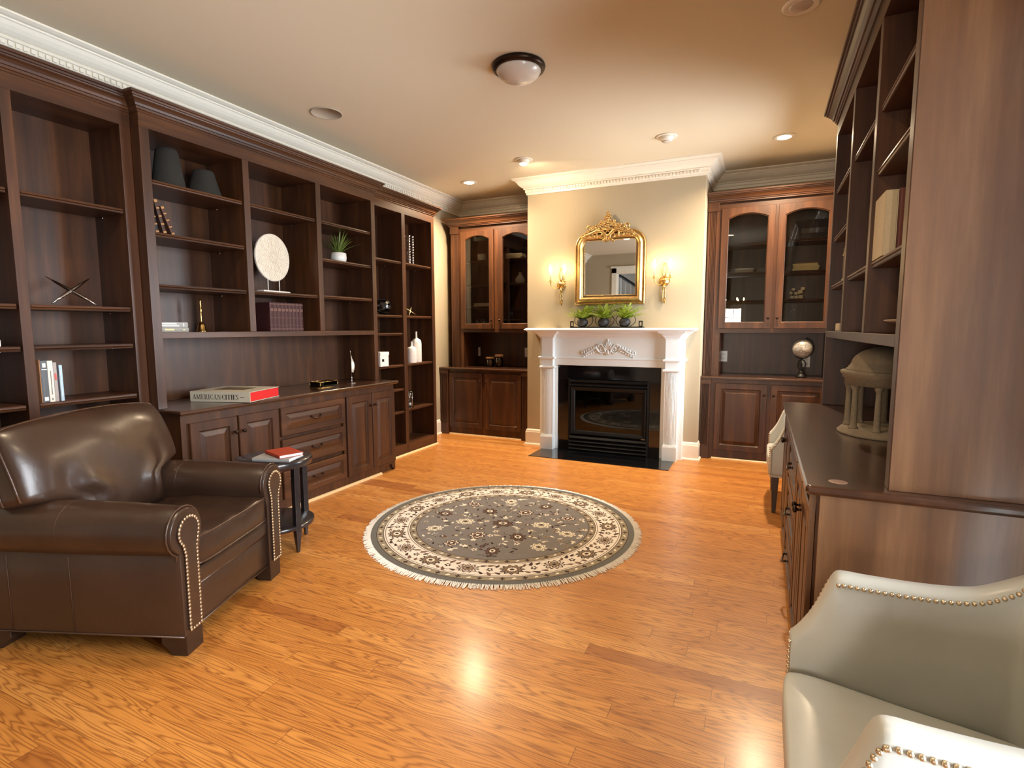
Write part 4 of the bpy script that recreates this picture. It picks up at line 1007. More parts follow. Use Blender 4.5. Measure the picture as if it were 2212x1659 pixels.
# --- left alcove cabinet contents
cup = tag(place(MB().lathe([(.050, 0), (.056, .006), (.056, .086), (.050, .092), (.046, .090), (.046, .07), (.001, .068)], n=28).build('candle_holder', m_crackle), (-3.345, 6.26, 2.240)), 'round white candle holder on the top shelf of the left glass cabinet', 'candle holder')
def flat(x0, x1, y0, z, T, dp, rgb, lab, grp, ang=0, bands=None, pages=None, bc_=(150, 130, 90)):
    A_ = Vector((math.cos(ang), math.sin(ang), 0)); N_ = Vector((A_.y, -A_.x, 0))
    return book(Ax((x0, y0, z), Z, A_, N_), T, x1-x0, dp, rgb, lab, grp, bands, bc_, pages)
G = 'books in the left glass cabinet'
flat(-2.985, -2.765, 6.20, 2.240, .026, .15, (214, 196, 160), 'bottom cream book of three on the top shelf, left glass cabinet', G, 0, [(.3, .62, .35, .6)])
flat(-2.972, -2.748, 6.20, 2.267, .022, .15, (206, 186, 148), 'middle cream book of three on the top shelf, left glass cabinet', G, .02)
flat(-2.975, -2.752, 6.19, 2.290, .020, .15, (220, 204, 172), 'top cream book of three on the top shelf, left glass cabinet', G, .06)
flat(-3.455, -3.215, 6.22, 1.656, .024, .15, (222, 208, 176), 'lower cream book on the third shelf, left glass cabinet', G)
flat(-3.447, -3.215, 6.22, 1.681, .022, .15, (216, 200, 168), 'upper cream book on the third shelf, left glass cabinet', G)
flat(-3.490, -3.255, 6.21, 1.366, .030, .15, (214, 200, 170), 'lower cream book at the bottom of the left glass cabinet', G)
flat(-3.484, -3.258, 6.21, 1.397, .027, .15, (222, 208, 178), 'upper cream book at the bottom of the left glass cabinet', G, 0, [(.1, .35, .4, .6)])
vs = tag(place(MB().lathe([(.036, 0), (.052, .010), (.066, .034), (.064, .056), (.044, .086), (.022, .108), (.018, .118), (.020, .130), (.024, .134), (.016, .133), (.012, .11), (.001, .10)], n=28).build('bud_vase', m_crackle), (-2.79, 6.24, 1.936)), 'white teardrop bud vase on the second shelf of the left glass cabinet', 'vase')
kn = thing('chain_sculpture', 'small silver chain-link sculpture on the lowest books, left glass cabinet', 'ornament', (-3.36, 6.26, 1.425))
for k in range(5):
    a = k*1.1; Rm = Matrix.Rotation(a, 3, 'Z') @ Matrix.Rotation(.6+k*.5, 3, 'X'); c0 = Vector((-.07+.034*k, .006*(-1)**k, .040+.010*(k % 2)))
    MB().tube([tuple(c0+Rm @ Vector((.034*math.cos(2*PI*j/16), .024*math.sin(2*PI*j/16), 0))) for j in range(16)], .007, 6, closed=True).build('link', m_silver, kn)
m_jar = glass('jar_glass', (.75, .66, .55, 1), 1.5); m_jarfill = plain('spice_filling', srgb(150, 112, 80), .8, noise=.5, nscale=60)
def jar(x, h, lab):
    t = thing('jar', lab, 'jar', (x, 6.22, .8755), group='two wood-lidded jars')
    MB().lathe([(.050, 0), (.056, .006), (.056, h*.62), (.046, h*.72), (.044, h*.80), (.040, h*.80), (.040, h*.72), (.052, h*.6), (.052, .004), (.001, .004)], n=26).build('glass_body', m_jar, t)
    MB().lathe([(.048, .006), (.0515, .008), (.0515, h*.48), (.001, h*.50)], n=22).build('contents', m_jarfill, t)
    MB().lathe([(.046, h*.80), (.054, h*.81), (.055, h*.94), (.050, h), (.001, h)], n=26).build('lid', plain('pale_wood_lid', srgb(170, 130, 92), .6) if 'pale_wood_lid' not in bpy.data.materials else bpy.data.materials['pale_wood_lid'], t)
jar(-3.215, .130, 'shorter wood-lidded jar on the left alcove counter'); jar(-3.083, .165, 'taller wood-lidded jar on the left alcove counter')

# --- right alcove cabinet contents
G = 'books in the right glass cabinet'
flat(.245, .478, 6.20, 1.946, .026, .15, (226, 200, 140), 'bottom of four cream books, middle shelf of the right glass cabinet', G)
flat(.252, .484, 6.20, 1.973, .026, .15, (218, 190, 128), 'second of four cream books from below, right glass cabinet', G, .015)
flat(.248, .472, 6.20, 2.000, .020, .15, (222, 196, 140), 'third of four cream books from below, right glass cabinet', G, .03)
flat(.252, .466, 6.20, 2.021, .012, .15, (120, 92, 62), 'thin brown book topping the cream stack, right glass cabinet', G, .04)
flat(.212, .450, 6.20, 1.366, .024, .15, (206, 196, 190), 'bottom of three white books in the right glass cabinet', G)
flat(.220, .452, 6.20, 1.391, .020, .15, (216, 208, 204), 'middle of three white books in the right glass cabinet', G)
flat(.222, .440, 6.20, 1.412, .022, .15, (226, 220, 218), 'top of three white books in the right glass cabinet', G)
flat(-.30, -.12, 6.20, 1.951, .022, .14, (170, 158, 138), 'lone grey book on the second shelf behind the left pane, right glass cabinet', G)
kr = thing('keepsake_tray', 'small cream tray on the lone grey book, right glass cabinet', 'tray', (-.20, 6.26, 1.974))
MB().lathe([(.060, 0), (.075, .006), (.085, .022), (.080, .022), (.066, .008), (.001, .006)], n=24, sx=1.2).build('dish', m_white, kr)
sb = thing('stone_cluster', 'cluster of pale carved blocks on the third shelf of the right glass cabinet', 'sculpture', (.30, 6.24, 1.666))
rr = random.Random(11); m_stone = plain('pale_stone', srgb(212, 194, 158), .7, noise=.12, nscale=50)
for (x_, z_, s_, a_) in ((-.045, .02, .030, .2), (-.005, .02, .030, -.1), (.035, .022, .034, .15), (-.055, .062, .026, .5), (-.010, .058, .028, .1), (.028, .072, .036, -.2), (.050, .104, .030, .1), (-.035, .098, .026, .3)):
    Rm = Matrix.Rotation(a_, 3, 'Y'); m = MB(lambda u, v, w: tuple(Vector((x_, 0, z_+.002))+Rm @ Vector((u, v, w)))); m.box((-s_*.6, -.03, -s_*.5), (s_*.6, .03, s_*.5)); m.build('block', m_stone, sb, bevel=.004)
# globe
gl = thing('globe', 'small silver-grey globe on a black stand on the right alcove counter', 'globe', (.372, 6.16, .8755))
t_ = NT('globe_map'); nf = t_.noise(t_.coord((9, 9, 9)), 1.3, 6, .6); t_.link(t_.ramp(nf, [(.46, srgb(172, 170, 166)), (.52, srgb(128, 126, 122)), (.56, srgb(196, 192, 186))]), t_.b.inputs['Base Color']); set_in(t_.b, Roughness=.35); t_.b.inputs['Metallic'].default_value = .08
MB().ball((0, 0, .295), .093, 28, 18).build('sphere', t_.mat, gl)
m = MB(); m.tube([(.104*math.sin(a)*.92, .02, .295+.104*math.cos(a)) for a in [.35+PI*1.12*k/20 for k in range(21)]], .005, 6); m.ball((.036, .02, .398), .008, 8, 5); m.build('meridian_arm', m_blackmetal, gl)
m = MB(); m.tube([(0, 0, .185), (0, 0, .200)], .007, 8)
m.tube([(.034*math.cos(a), 0, .128+.052*math.sin(a)) for a in [2*PI*k/20 for k in range(20)]], .006, 6, closed=True); m.lathe([(.014, .040), (.016, .06), (.006, .09), (.009, .13), (.004, .15)], n=12)
m.lathe([(.048, 0), (.050, .010), (.040, .020), (.030, .034), (.024, .044), (.030, .052), (.018, .062), (.008, .08)], n=24); m.build('stand', m_blackmetal, gl)

# --- right hutch contents
book(Ax((.385, 2.392, 1.643), Vector((1, 0, 0)), Z, Vector((0, -1, 0))) , .040, .232, .20, (186, 170, 140), 'tan linen spine of a large upright book in the right hutch', 'large upright books in the right hutch')
book(Ax((.427, 2.392, 1.643), Vector((1, 0, 0)), Z, Vector((0, -1, 0))), .075, .236, .20, (96, 44, 30), 'reddish-brown large upright book in the right hutch', 'large upright books in the right hutch')
for k in range(3):
    book(Ax((.43, 3.78+.045*k, 1.646), Y, Z, (-1, 0, 0)), .038, .235-.01*k, .17, ((70, 52, 40), (150, 120, 80), (52, 38, 34))[k], ('dark brown book of the far trio in the right hutch', 'tan book of the far trio in the right hutch', 'near-black book of the far trio in the right hutch')[k], 'upright books far in the right hutch', [(.1, .14, 0, 1), (.8, .84, 0, 1)])
bw = tag(place(MB().lathe([(.045, 0), (.06, .004), (.14, .022), (.20, .040), (.245, .048), (.240, .052), (.19, .043), (.13, .027), (.05, .012), (.001, .010)], n=40, sx=.62, sy=1.0).build('bowl', plain('pale_wood_bowl', srgb(150, 128, 102), .5, noise=.15)), (.555, 2.36, 1.356)), 'wide shallow pale wooden bowl on the right hutch ledge', 'bowl')
tag(MB().box((.41, 3.74, 1.358), (.50, 3.90, 1.404)).build('box', plain('cream_box', srgb(196, 176, 142), .6), bevel=.003), 'small cream box on the far end of the right hutch ledge', 'box')
# rotunda model
rt_ = thing('rotunda_model', 'sand-coloured domed rotunda model with columns on the right countertop', 'sculpture', (.555, 3.02, .8755))
m_sand = plain('sandstone_cast', srgb(124, 110, 90), .85, noise=.12, nscale=70, bump=.2)
R0 = .205
MB().lathe([(R0, 0), (R0, .010), (R0*.96, .012), (R0*.95, .020), (R0*.91, .022), (R0*.90, .030), (.001, .030)], n=48).build('stepped_base', m_sand, rt_)
for k in range(9):
    a = 2*PI*k/9+.10; MB().lathe([(.021, .030), (.020, .036), (.015, .042), (.0140, .06), (.0118, .20), (.0125, .212), (.017, .220), (.019, .228), (.019, .234)], c=(R0*.80*math.cos(a), R0*.80*math.sin(a), 0), n=14).build('column', m_sand, rt_)
MB().lathe([(R0*.66, .234), (R0*.90, .234), (R0*.90, .262), (R0*.95, .268), (R0*.96, .280), (R0*1.0, .290), (R0*.99, .300), (R0*.88, .303), (.001, .303)], n=48).build('entablature', m_sand, rt_)
prof = [(R0*.88, .300), (R0*.88, .310), (R0*.84, .312), (R0*.84, .321), (R0*.80, .323), (R0*.80, .332)]+[(R0*.78*math.cos(q)+.001, .333+.085*math.sin(q)) for q in [PI/2*k/10 for k in range(11)]]
MB().lathe(prof, n=64, rfn=lambda a, z: 1+.012*(abs(math.sin(4*a)) < .12)*(z > .33)).build('dome', m_sand, rt_)
MB().lathe([(.018, .414), (.016, .424), (.004, .430), (.001, .436)], n=12).build('finial', m_sand, rt_)
ci = tag(place(MB().lathe([(.024, 0), (.028, .0005), (.028, .0014), (.024, .0016)], n=36).build('coaster', plain('clear_coaster', srgb(140, 110, 92), .3)), (.245, 2.005, .8752)), 'thin round coaster near the corner of the right countertop', 'coaster')
# ------------------------------------------------------------------ rug
RC = (-1.60, 3.28); RR = .905
rug = thing('round_rug', 'round grey and cream floral rug with white fringe on the wood floor', 'rug', (RC[0], RC[1], .001))
rc_ = [srgb(118, 112, 108), srgb(98, 96, 92), srgb(226, 217, 204), srgb(142, 128, 106), srgb(58, 38, 30), srgb(232, 222, 202), srgb(112, 82, 66), srgb(146, 134, 112)]
rm = [plain('rug_pile_%s' % n, c, .95, noise=.10, nscale=220, bump=.3) for n, c in zip(('grey_field', 'grey_edge', 'cream', 'tan', 'dark_brown', 'ivory', 'brown', 'olive'), rc_)]
m = MB(); rr = random.Random(9)
NSEG = 120
def annulus(r0, r1, z, mi):
    m.cur = mi
    a = [m.vert((r0*math.cos(2*PI*k/NSEG), r0*math.sin(2*PI*k/NSEG), z)) for k in range(NSEG)]; b = [m.vert((r1*math.cos(2*PI*k/NSEG), r1*math.sin(2*PI*k/NSEG), z)) for k in range(NSEG)]
    for k in range(NSEG): j = (k+1) % NSEG; m.face((a[k], b[k], b[j], a[j]))
T = .011
m.cur = 1; m.lathe([(RR, 0), (RR, T*.8), (RR-.006, T), (RR-.03, T)], n=NSEG)
annulus(.862, RR-.004, T+.0003, 1); annulus(.818, .862, T+.0003, 7); annulus(.644, .818, T+.0003, 2); annulus(.600, .644, T+.0003, 3); annulus(.001, .600, T+.0003, 0)
for r in (.862, .818, .644, .600, .805, .657): annulus(r-.0022, r+.0022, T+.0006, 4 if r not in (.805, .657) else 6)
lay = [0]
def poly(pts, z, mi):
    m.cur = mi; lay[0] = (lay[0]+1) % 17; ids = [m.vert((x, y, z+lay[0]*.00001)) for x, y in pts]
    c = m.vert((sum(p[0] for p in pts)/len(pts), sum(p[1] for p in pts)/len(pts), z+lay[0]*.00001))
    for k in range(len(ids)): m.face((c, ids[k], ids[(k+1) % len(ids)]))
def star(cx, cy, R, n, amp, ph, z, mi, sq=1.0, rot=0):
    P = []
    for k in range(n*6):
        a = 2*PI*k/(n*6); r = R*(1+amp*math.cos(n*a)); x, y = r*math.cos(a), r*math.sin(a)*sq
        P.append((cx+x*math.cos(rot)-y*math.sin(rot), cy+x*math.sin(rot)+y*math.cos(rot)))
    poly(P, z, mi)
def palmette(cx, cy, R, rot, cols=(4, 5, 6, 5, 4), n=9):
    for q, mi, zz, am in ((1.0, cols[0], 0, .16), (.82, cols[1], 1, .18), (.66, cols[2], 2, .2), (.42, cols[3], 3, .15), (.22, cols[4], 4, .1)):
        star(cx, cy, R*q, n, am, 0, T+.0009+.0003*zz, mi, .82, rot)
def leaf(cx, cy, L, W, rot, mi, z=None):
    P = []
    for k in range(14):
        a = 2*PI*k/14; x = L*math.cos(a); y = W*math.sin(a)*(1+.5*math.cos(a)); P.append((cx+x*math.cos(rot)-y*math.sin(rot), cy+x*math.sin(rot)+y*math.cos(rot)))
    poly(P, T+.0009 if z is None else z, mi)
def vine(pts, w, mi, z=None):
    m.cur = mi; z = T+.0008 if z is None else z; lo = None
    for i, p in enumerate(pts):
        a = Vector(pts[max(0, i-1)]); b = Vector(pts[min(len(pts)-1, i+1)]); d = (b-a).normalized(); nn = Vector((-d.y, d.x))*w
        ids = (m.vert((p[0]+nn.x, p[1]+nn.y, z)), m.vert((p[0]-nn.x, p[1]-nn.y, z)))
        if lo: m.face((lo[0], lo[1], ids[1], ids[0]))
        lo = ids
NP = 18
for k in range(NP):
    a = 2*PI*k/NP; r = .731; palmette(r*math.cos(a), r*math.sin(a), .066 if k % 2 else .060, a+PI/2, (4, 3, 6, 5, 4) if k % 2 else (4, 2, 6, 7, 4), 11)
    a2 = a+PI/NP
    for s in (-1, 1):
        vine([((.731+s*.05*math.sin(PI*q))*math.cos(a+q*2*PI/NP), (.731+s*.05*math.sin(PI*q))*math.sin(a+q*2*PI/NP)) for q in [i/14 for i in range(15)]], .0018, 6)
        for q, L in ((.32, .020), (.5, .024), (.68, .020)):
            aa = a+q*2*PI/NP; r_ = .731+s*(.045*math.sin(PI*q)+.006); leaf(r_*math.cos(aa)+rr.uniform(-.006, .006), r_*math.sin(aa), L, L*.42, aa+s*rr.uniform(.3, 1.4), (4, 6)[rr.random() < .5])
    star(.731*math.cos(a2), .731*math.sin(a2), .017, 5, .3, 0, T+.0012, 4, 1, a2); star(.731*math.cos(a2), .731*math.sin(a2), .008, 5, .2, 0, T+.0016, 5, 1, a2)
for r, n in ((.840, 84), (.622, 64)):
    for k in range(n):
        a = 2*PI*k/n
        if k % 2: star(r*math.cos(a), r*math.sin(a), .0125, 4, .35, 0, T+.0009, 4, 1, a)
        else: leaf(r*math.cos(a), r*math.sin(a), .014, .007, a+PI/2+.5, 5 if r > .7 else 2)
# field
pal = [(0, 0, .072, 0)]
for k in range(6): a = PI/3*k+.3; pal.append((.27*math.cos(a), .27*math.sin(a), .062, a))
for k in range(10): a = 2*PI*k/10; pal.append((.475*math.cos(a), .475*math.sin(a), .054, a))
for i, (x, y, r, a) in enumerate(pal): palmette(x, y, r, a, ((4, 6, 4, 5, 4), (5, 3, 5, 7, 4), (4, 5, 6, 4, 5))[i % 3], 8)
for i in range(300):
    for _ in range(20):
        a = rr.uniform(0, 2*PI); r = .575*math.sqrt(rr.random()); x, y = r*math.cos(a), r*math.sin(a)
        if all(math.hypot(x-p[0], y-p[1]) > p[2]+.012 for p in pal): break
    else: continue
    t = rr.random()
    if t < .22: star(x, y, .017, 5, .32, 0, T+.0010, rr.choice((4, 5, 3)), 1, a); star(x, y, .008, 5, .2, 0, T+.0014, rr.choice((5, 6)), 1, a)
    elif t < .6:
        leaf(x, y, rr.uniform(.014, .026), .007, rr.uniform(0, 6.28), rr.choice((4, 5, 5, 3, 4)))
    else:
        b = rr.uniform(0, 6.28); L = rr.uniform(.03, .06); s = rr.choice((-1, 1))
        vine([(x+L*q*math.cos(b+s*q*1.6), y+L*q*math.sin(b+s*q*1.6)) for q in [i/8-.5 for i in range(9)]], .0018, rr.choice((4, 5, 3)))
m.build('rug_pile', rm, rug, recalc=False)
f = MB(); NF = 1100
for k in range(NF):
    a = 2*PI*(k+rr.uniform(-.4, .4))/NF; L = rr.uniform(.030, .050); s = rr.uniform(-.25, .25); c, sn = math.cos(a), math.sin(a); tx_, ty_ = -sn, c; w = .0022
    ids = []
    for (r_, t_, z_) in ((RR-.004, 0, .010), (RR+L*.5, s*L*.4, .0065), (RR+L, s*L, .003)):
        ids.append([f.vert((r_*c+(t_+dt)*tx_, r_*sn+(t_+dt)*ty_, z_+dz_)) for dt, dz_ in ((-w, -.0015), (w, -.0015), (0, .0016))])
    for A_, B_ in zip(ids, ids[1:]):
        for q in range(3): f.face((A_[q], A_[(q+1) % 3], B_[(q+1) % 3], B_[q]))
fo = f.build('fringe', plain('fringe_cotton', srgb(232, 226, 214), .9), rug); fo['kind'] = 'stuff'

# ------------------------------------------------------------------ leather armchair
def leather(name, col, rough, coat, var=.25, bs=.25, sc=3.0):
    t = NT(name); v = t.coord((1, 1, 1)); n1 = t.noise(v, sc, 4, .55); n2 = t.noise(v, 90, 4, .6); n3 = t.noise(v, 11, 3, .5)
    lo = tuple(c*(1-var) for c in col[:3])+(1,); hi = tuple(min(1, c*(1+var*1.3)) for c in col[:3])+(1,)
    t.link(t.ramp(n1, [(.3, lo), (.72, hi)]), t.b.inputs['Base Color']); set_in(t.b, Roughness=rough)
    t.b.inputs['Coat Weight'].default_value = coat; t.b.inputs['Coat Roughness'].default_value = .22
    h = t.math('ADD', t.math('MULTIPLY', n2, .10), t.math('MULTIPLY', n3, .9)); t.bump(h, bs, .012); return t.mat
m_lea = leather('brown_leather', srgb(54, 37, 27), .36, .25)
m_leap = leather('brown_leather_piping', srgb(70, 48, 35), .35, .3)
m_nail = plain('antique_nailhead', srgb(200, 180, 150), .28, metal=.85)
m_foot = plain('dark_wood_foot', srgb(44, 28, 20), .4, coat=.3)
F1 = Vector((-2.130, 1.348, 0)); F2 = Vector((-2.420, 2.105, 0)); U_ = (F2-F1).normalized(); N_ = Vector((U_.y, -U_.x, 0)); WH = (F2-F1).length/2; DP = .96
O_ = F1+U_*WH-N_*(DP/2)
ac = thing('armchair', 'large dark brown leather club armchair with rolled nailhead arms, left foreground', 'armchair', tuple(O_), math.atan2(N_.y, N_.x))
HX = DP/2
def pillow(mb, hu, hv, T_, n=22, pu=4.0, pv=4.0, wr=None, edge=.18):
    """closed cushion in u,v with thickness along w; returns the seam loop"""
    fr, bk = [], []
    for i in range(n+1):
        A_, B_ = [], []
        for j in range(n+1):
            a = math.sin(PI/2*(2*i/n-1)); b = math.sin(PI/2*(2*j/n-1))
            t = ((1-abs(a)**pu)*(1-abs(b)**pv)); t = max(0, t)**.5
            rnd_ = 1-.05*(abs(a)*abs(b))**6
            w1 = T_*(edge+(1-edge)*t); 
            if wr: w1 += wr(a, b)*t
            A_.append(mb.vert((a*hu*rnd_, b*hv*rnd_, w1))); B_.append(mb.vert((a*hu*rnd_, b*hv*rnd_, -T_*(edge+(1-edge)*t))))
        fr.append(A_); bk.append(B_)
    s = mb.smooth; mb.smooth = True
    for i in range(n):
        for j in range(n):
            mb.face((fr[i][j], fr[i+1][j], fr[i+1][j+1], fr[i][j+1])); mb.face((bk[i][j], bk[i][j+1], bk[i+1][j+1], bk[i+1][j]))
    rim = [(i, 0) for i in range(n)]+[(n, j) for j in range(n)]+[(i, n) for i in range(n, 0, -1)]+[(0, j) for j in range(n, 0, -1)]
    for k in range(len(rim)):
        i0, j0 = rim[k]; i1, j1 = rim[(k+1) % len(rim)]; mb.face((fr[i0][j0], bk[i0][j0], bk[i1][j1], fr[i1][j1]))
    mb.smooth = s
    c = 1-.05
    def seam(side):
        e = T_*edge*side; P = []
        q = [(-1+2*k/12) for k in range(12)]
        for a in q: P.append((a*hu*(1-.05*abs(a)**6), -hv*(1-.05*abs(a)**6), e))
        for b in q: P.append((hu*(1-.05*abs(b)**6), b*hv*(1-.05*abs(b)**6), e))
        for a in q: P.append((-a*hu*(1-.05*abs(a)**6), hv*(1-.05*abs(a)**6), e))
        for b in q: P.append((-hu*(1-.05*abs(b)**6), -b*hv*(1-.05*abs(b)**6), e))
        return P
    return seam
# base
IY = WH-.118      # inner arm face
m = MB(); m.smooth = True
m.loft([[(x, y, z) for y, z in ((-IY-.02, .085), (IY+.02, .085), (IY+.02, .262), (-IY-.02, .262))] for x in (-HX+.03, HX-.030)]); m.smooth = False
m.build('seat_base', m_lea, ac, bevel=.010, seg=3)
m = MB(); m.box((-HX+.05, -IY-.01, .262), (HX-.022, IY+.01, .335)); m.build('front_rail', m_lea, ac, bevel=.014, seg=3)
m = MB(); m.tube([(HX-.028, y, .263) for y in (-IY, IY)], .0045, 8); m.build('welt', m_leap, ac)
def armprof(s):
    cy, cz, r = s*(WH-.052), .548, .104
    P = [(s*IY, .09), (s*WH, .09), (s*WH, .30), (s*(WH+.001), .435)]
    for k in range(15):
        a = -PI*.36-PI*1.0*0 + 0
        ang = math.radians(-62+ (258)*k/14)
        P.append((cy+s*r*math.cos(ang), cz+r*math.sin(ang)))
    P += [(s*IY*1.0, .42)]
    return P
for s in (-1, 1):
    m = MB(); m.smooth = True; P = armprof(s)
    xs = [-HX+.02, -HX+.03, -.25, 0, .2, HX-.10, HX-.035, HX-.010]
    sc = [0, .01, .0, .004, .004, 0, -.002, -.012]
    loops = []
    for x, c in zip(xs, sc):
        cy = s*(WH-.052); L = []
        for y, z in P:
            if z > .44: dy, dz = y-cy, z-.548; q = 1+c*6; L.append((x, cy+dy*q, .548+dz*q+(.012*math.cos((x+.1)*3) if z > .5 else 0)-.012))
            else: L.append((x, y+(-s*.004 if c < -.005 else 0), z))
        loops.append(L)
    m.loft(loops); ob = m.build('arm', m_lea, ac)
    b = ob.modifiers.new('bevel', 'BEVEL'); b.width = .010; b.segments = 3; b.limit_method = 'ANGLE'; b.angle_limit = .9
    # front facing panel with nail trim
    def frontpanel(off):
        cy, cz, r = s*(WH-.052), .536, .104-off*1.0
        w = off*.55
        P = [(s*(IY+w), .10+off*.25), (s*(WH-w*1.1), .10+off*.25), (s*(WH-w*1.1), .44)]
        for k in range(15):
            ang = math.radians(-50+(230)*k/14); P.append((cy+s*r*math.cos(ang), cz+r*math.sin(ang)))
        P += [(s*(IY+w), .50-off)]
        return P
    FPn = frontpanel(.040); m = MB(); m.loft([[(HX-.014, y, z) for y, z in FPn], [(HX-.002, y, z) for y, z in FPn], [(HX+.002, y*.995+s*.002, z) for y, z in frontpanel(.046)]]); m.build('front_panel', m_lea, ac)
    m = MB(); pts = frontpanel(.042); pts = [Vector((y, z)) for y, z in pts]; pts.append(pts[0]); acc = 0; nxt = 0
    for a, b_ in zip(pts, pts[1:]):
        L = (b_-a).length
        while nxt <= acc+L: q = (nxt-acc)/max(L, 1e-6); p = a+(b_-a)*q; m.ball((HX+.001, p.x, p.y), (.005, .0072, .0072), 8, 5); nxt += .0165
        acc += L
    m.build('nailhead_trim', m_nail, ac)
    # piping ring around the arm end and a seam over the arm
    for nm, x in (('welt', HX-.024), ('seam', -.02), ('seam', -.30)):
        cy, cz = s*(WH-.052), .548; PR = []
        for y, z in P[3:-1]:
            dy, dz = y-cy, z-cz; q = 1.0; PR.append((x, cy+dy*1.012, .548+dz*1.012+(.012*math.cos((x+.1)*3) if z > .5 else 0)-.012))
        if nm == 'seam': PR = [(x, s*(WH+.001), .09), (x, s*(WH+.001), .30)]+PR
        MB().tube(PR, .0042 if nm == 'welt' else .0016, 6).build(nm, m_leap, ac)
    for x0, x1 in ((HX-.125, HX-.012), (-HX+.03, -HX+.15)):
        d = -1 if x0 > 0 else 1; m = MB()
        xo, xi = (x1, x0) if x0 > 0 else (x0, x1)
        m.prism([(xo, 0), (xo, .09), (xi-d*-.0, .09), (xi, .05), (xi+(xo-xi)*.3, .02), (xi+(xo-xi)*.36, 0)], 0, 1)
        m.v = [Vector((v.x, s*(WH-.012)-s*v.z*.105, v.y)) for v in m.v]; m.build('foot', m_foot, ac, bevel=.003)
# side panel welt at the bottom
m = MB()
for s in (-1, 1): m.tube([(-HX+.02, s*(WH+.001), .092), (HX-.012, s*(WH+.001), .092)], .004, 6)
m.tube([(HX-.026, -IY, .088), (HX-.026, IY, .088)], .004, 6); m.build('bottom_welt', m_leap, ac)
# seat cushion
sw = lambda a, b: .006*math.sin(5*a+2*b)+.005*math.sin(9*b+a*3)+.003*math.sin(17*a*b+3)
m = MB(lambda u, v, w: (.115+u, v, .405+w+.012*(u/.34))); seam = pillow(m, .362, IY+.006, .078, 24, 6, 6, sw, .78); m.build('seat_cushion', m_lea, ac)
mp_ = lambda u, v, w: (.115+u, v, .405+w+.012*(u/.34))
for sd in (-1, 1): MB(mp_).tube(seam(sd), .0045, 6, closed=True).build('cushion_welt', m_leap, ac)
# outer back
m = MB(); m.smooth = True
for (z, x0, x1, hy) in (): pass
loops = [[(x0-.0, y, z) for x0, y in ((xb, -hy), (xf, -hy+.01), (xf, hy-.01), (xb, hy))] for z, xb, xf, hy in ((.09, -HX+.02, -.30, IY-.005), (.45, -HX+.01, -.28, IY-.005), (.655, -HX-.02, -.29, IY), (.69, -HX-.03, -.30, IY), (.76, -HX-.05, -.34, IY), (.80, -HX-.04, -.38, IY-.02))]
m.loft(loops); m.build('back_frame', m_lea, ac, bevel=.03, seg=4)
# loose back cushion
ang = math.radians(15)
def bmp(u, v, w):
    # u across, v up, w towards the sitter; leaning back and slumping
    sag = .018*math.cos(u*4)
    q = max(0, min(1, (v+.115)/.075)); q = q*q*(3-2*q); u = u*(.635+.365*q)
    x = -.215+w*math.cos(ang)-v*math.sin(ang)-.03*(v/.26)**2*(1 if v > 0 else 0); z = .705+v*math.cos(ang)+w*math.sin(ang)+sag*(v > 0)*(v/.26)
    return (x, u, z)
def bw(a, b):
    cr_ = .013*math.exp(-((a-.42)/.10)**2-((b+.45)/.4)**2)-.012*math.exp(-((a-.55)/.07)**2-((b+.40)/.45)**2)+.012*math.exp(-((a-.68)/.08)**2-((b+.45)/.4)**2)
    cr_ += -.012*math.exp(-((a+.62)/.12)**2-((b+.1)/.35)**2)+.010*math.exp(-((a+.45)/.1)**2-((b+.35)/.3)**2)
    return cr_*1.7+.007*math.sin(3*a+1)+.004*math.sin(8*a+5*b)
m = MB(bmp); seam = pillow(m, .450, .265, .135, 34, 3.2, 3.6, bw, .30); m.build('back_cushion', m_lea, ac)
for sd in (-1, 1): MB(bmp).tube(seam(sd), .005, 6, closed=True).build('cushion_welt', m_leap, ac)

# ------------------------------------------------------------------ side table and its books
TC = (-2.760, 2.365)
stb = thing('side_table', 'small round two-tier black side table beside the leather armchair', 'side table', (TC[0], TC[1], 0))
m_ebony = plain('ebonised_wood', srgb(34, 30, 33), .28, coat=.4, noise=.15, nscale=20)
TH_ = .575
MB().lathe([(.215, TH_-.045), (.228, TH_-.042), (.230, TH_-.008), (.224, TH_), (.001, TH_)], n=48).build('table_top', m_ebony, stb)
MB().lathe([(.219, .143), (.226, .146), (.226, .166), (.220, .170), (.001, .170)], n=48).build('lower_shelf', m_ebony, stb)
la = math.atan2(2.335-TC[1], -2.5376-TC[0])
for k in range(4):
    a = la+PI/2*k; c, s_ = math.cos(a), math.sin(a)
    m = MB(lambda u, v, w: (c*(.222+u)-s_*v, s_*(.222+u)+c*v, w))
    m.loft([[(x*q-.012, y*q, z) for x, y in ((-.018, -.018), (.018, -.018), (.018, .018), (-.018, .018))] for z, q in ((0, .45), (.13, 1.0), (.175, 1.0), (TH_-.04, 1.0))]); m.build('leg', m_ebony, stb, bevel=.002)
# two books
zt = TH_+.0005
A1 = Vector((.80, -.60, 0)).normalized()
def flatbook(cx, cy, z, ang, Lx, Ly, T, rgb, lab, grp):
    A_ = Vector((math.cos(ang), math.sin(ang), 0)); N2 = Vector((A_.y, -A_.x, 0)); o_ = Vector((cx, cy, z))-A_*Lx/2+N2*Ly/2
    return book(Ax(o_, Z, A_, N2), T, Lx, Ly, rgb, lab, grp, pages=bpy.data.materials.get('white_pages') or plain('white_pages', srgb(236, 234, 228), .7))
flatbook(-2.695, 2.345, zt, math.radians(17), .24, .17, .021, (150, 150, 148), 'lower pale-covered book on the round black side table', 'books on the side table')
flatbook(-2.680, 2.377, zt+.0218, math.radians(-18.6), .21, .15, .020, (160, 58, 32), 'upper book with a rust-red cover on the round black side table', 'books on the side table')

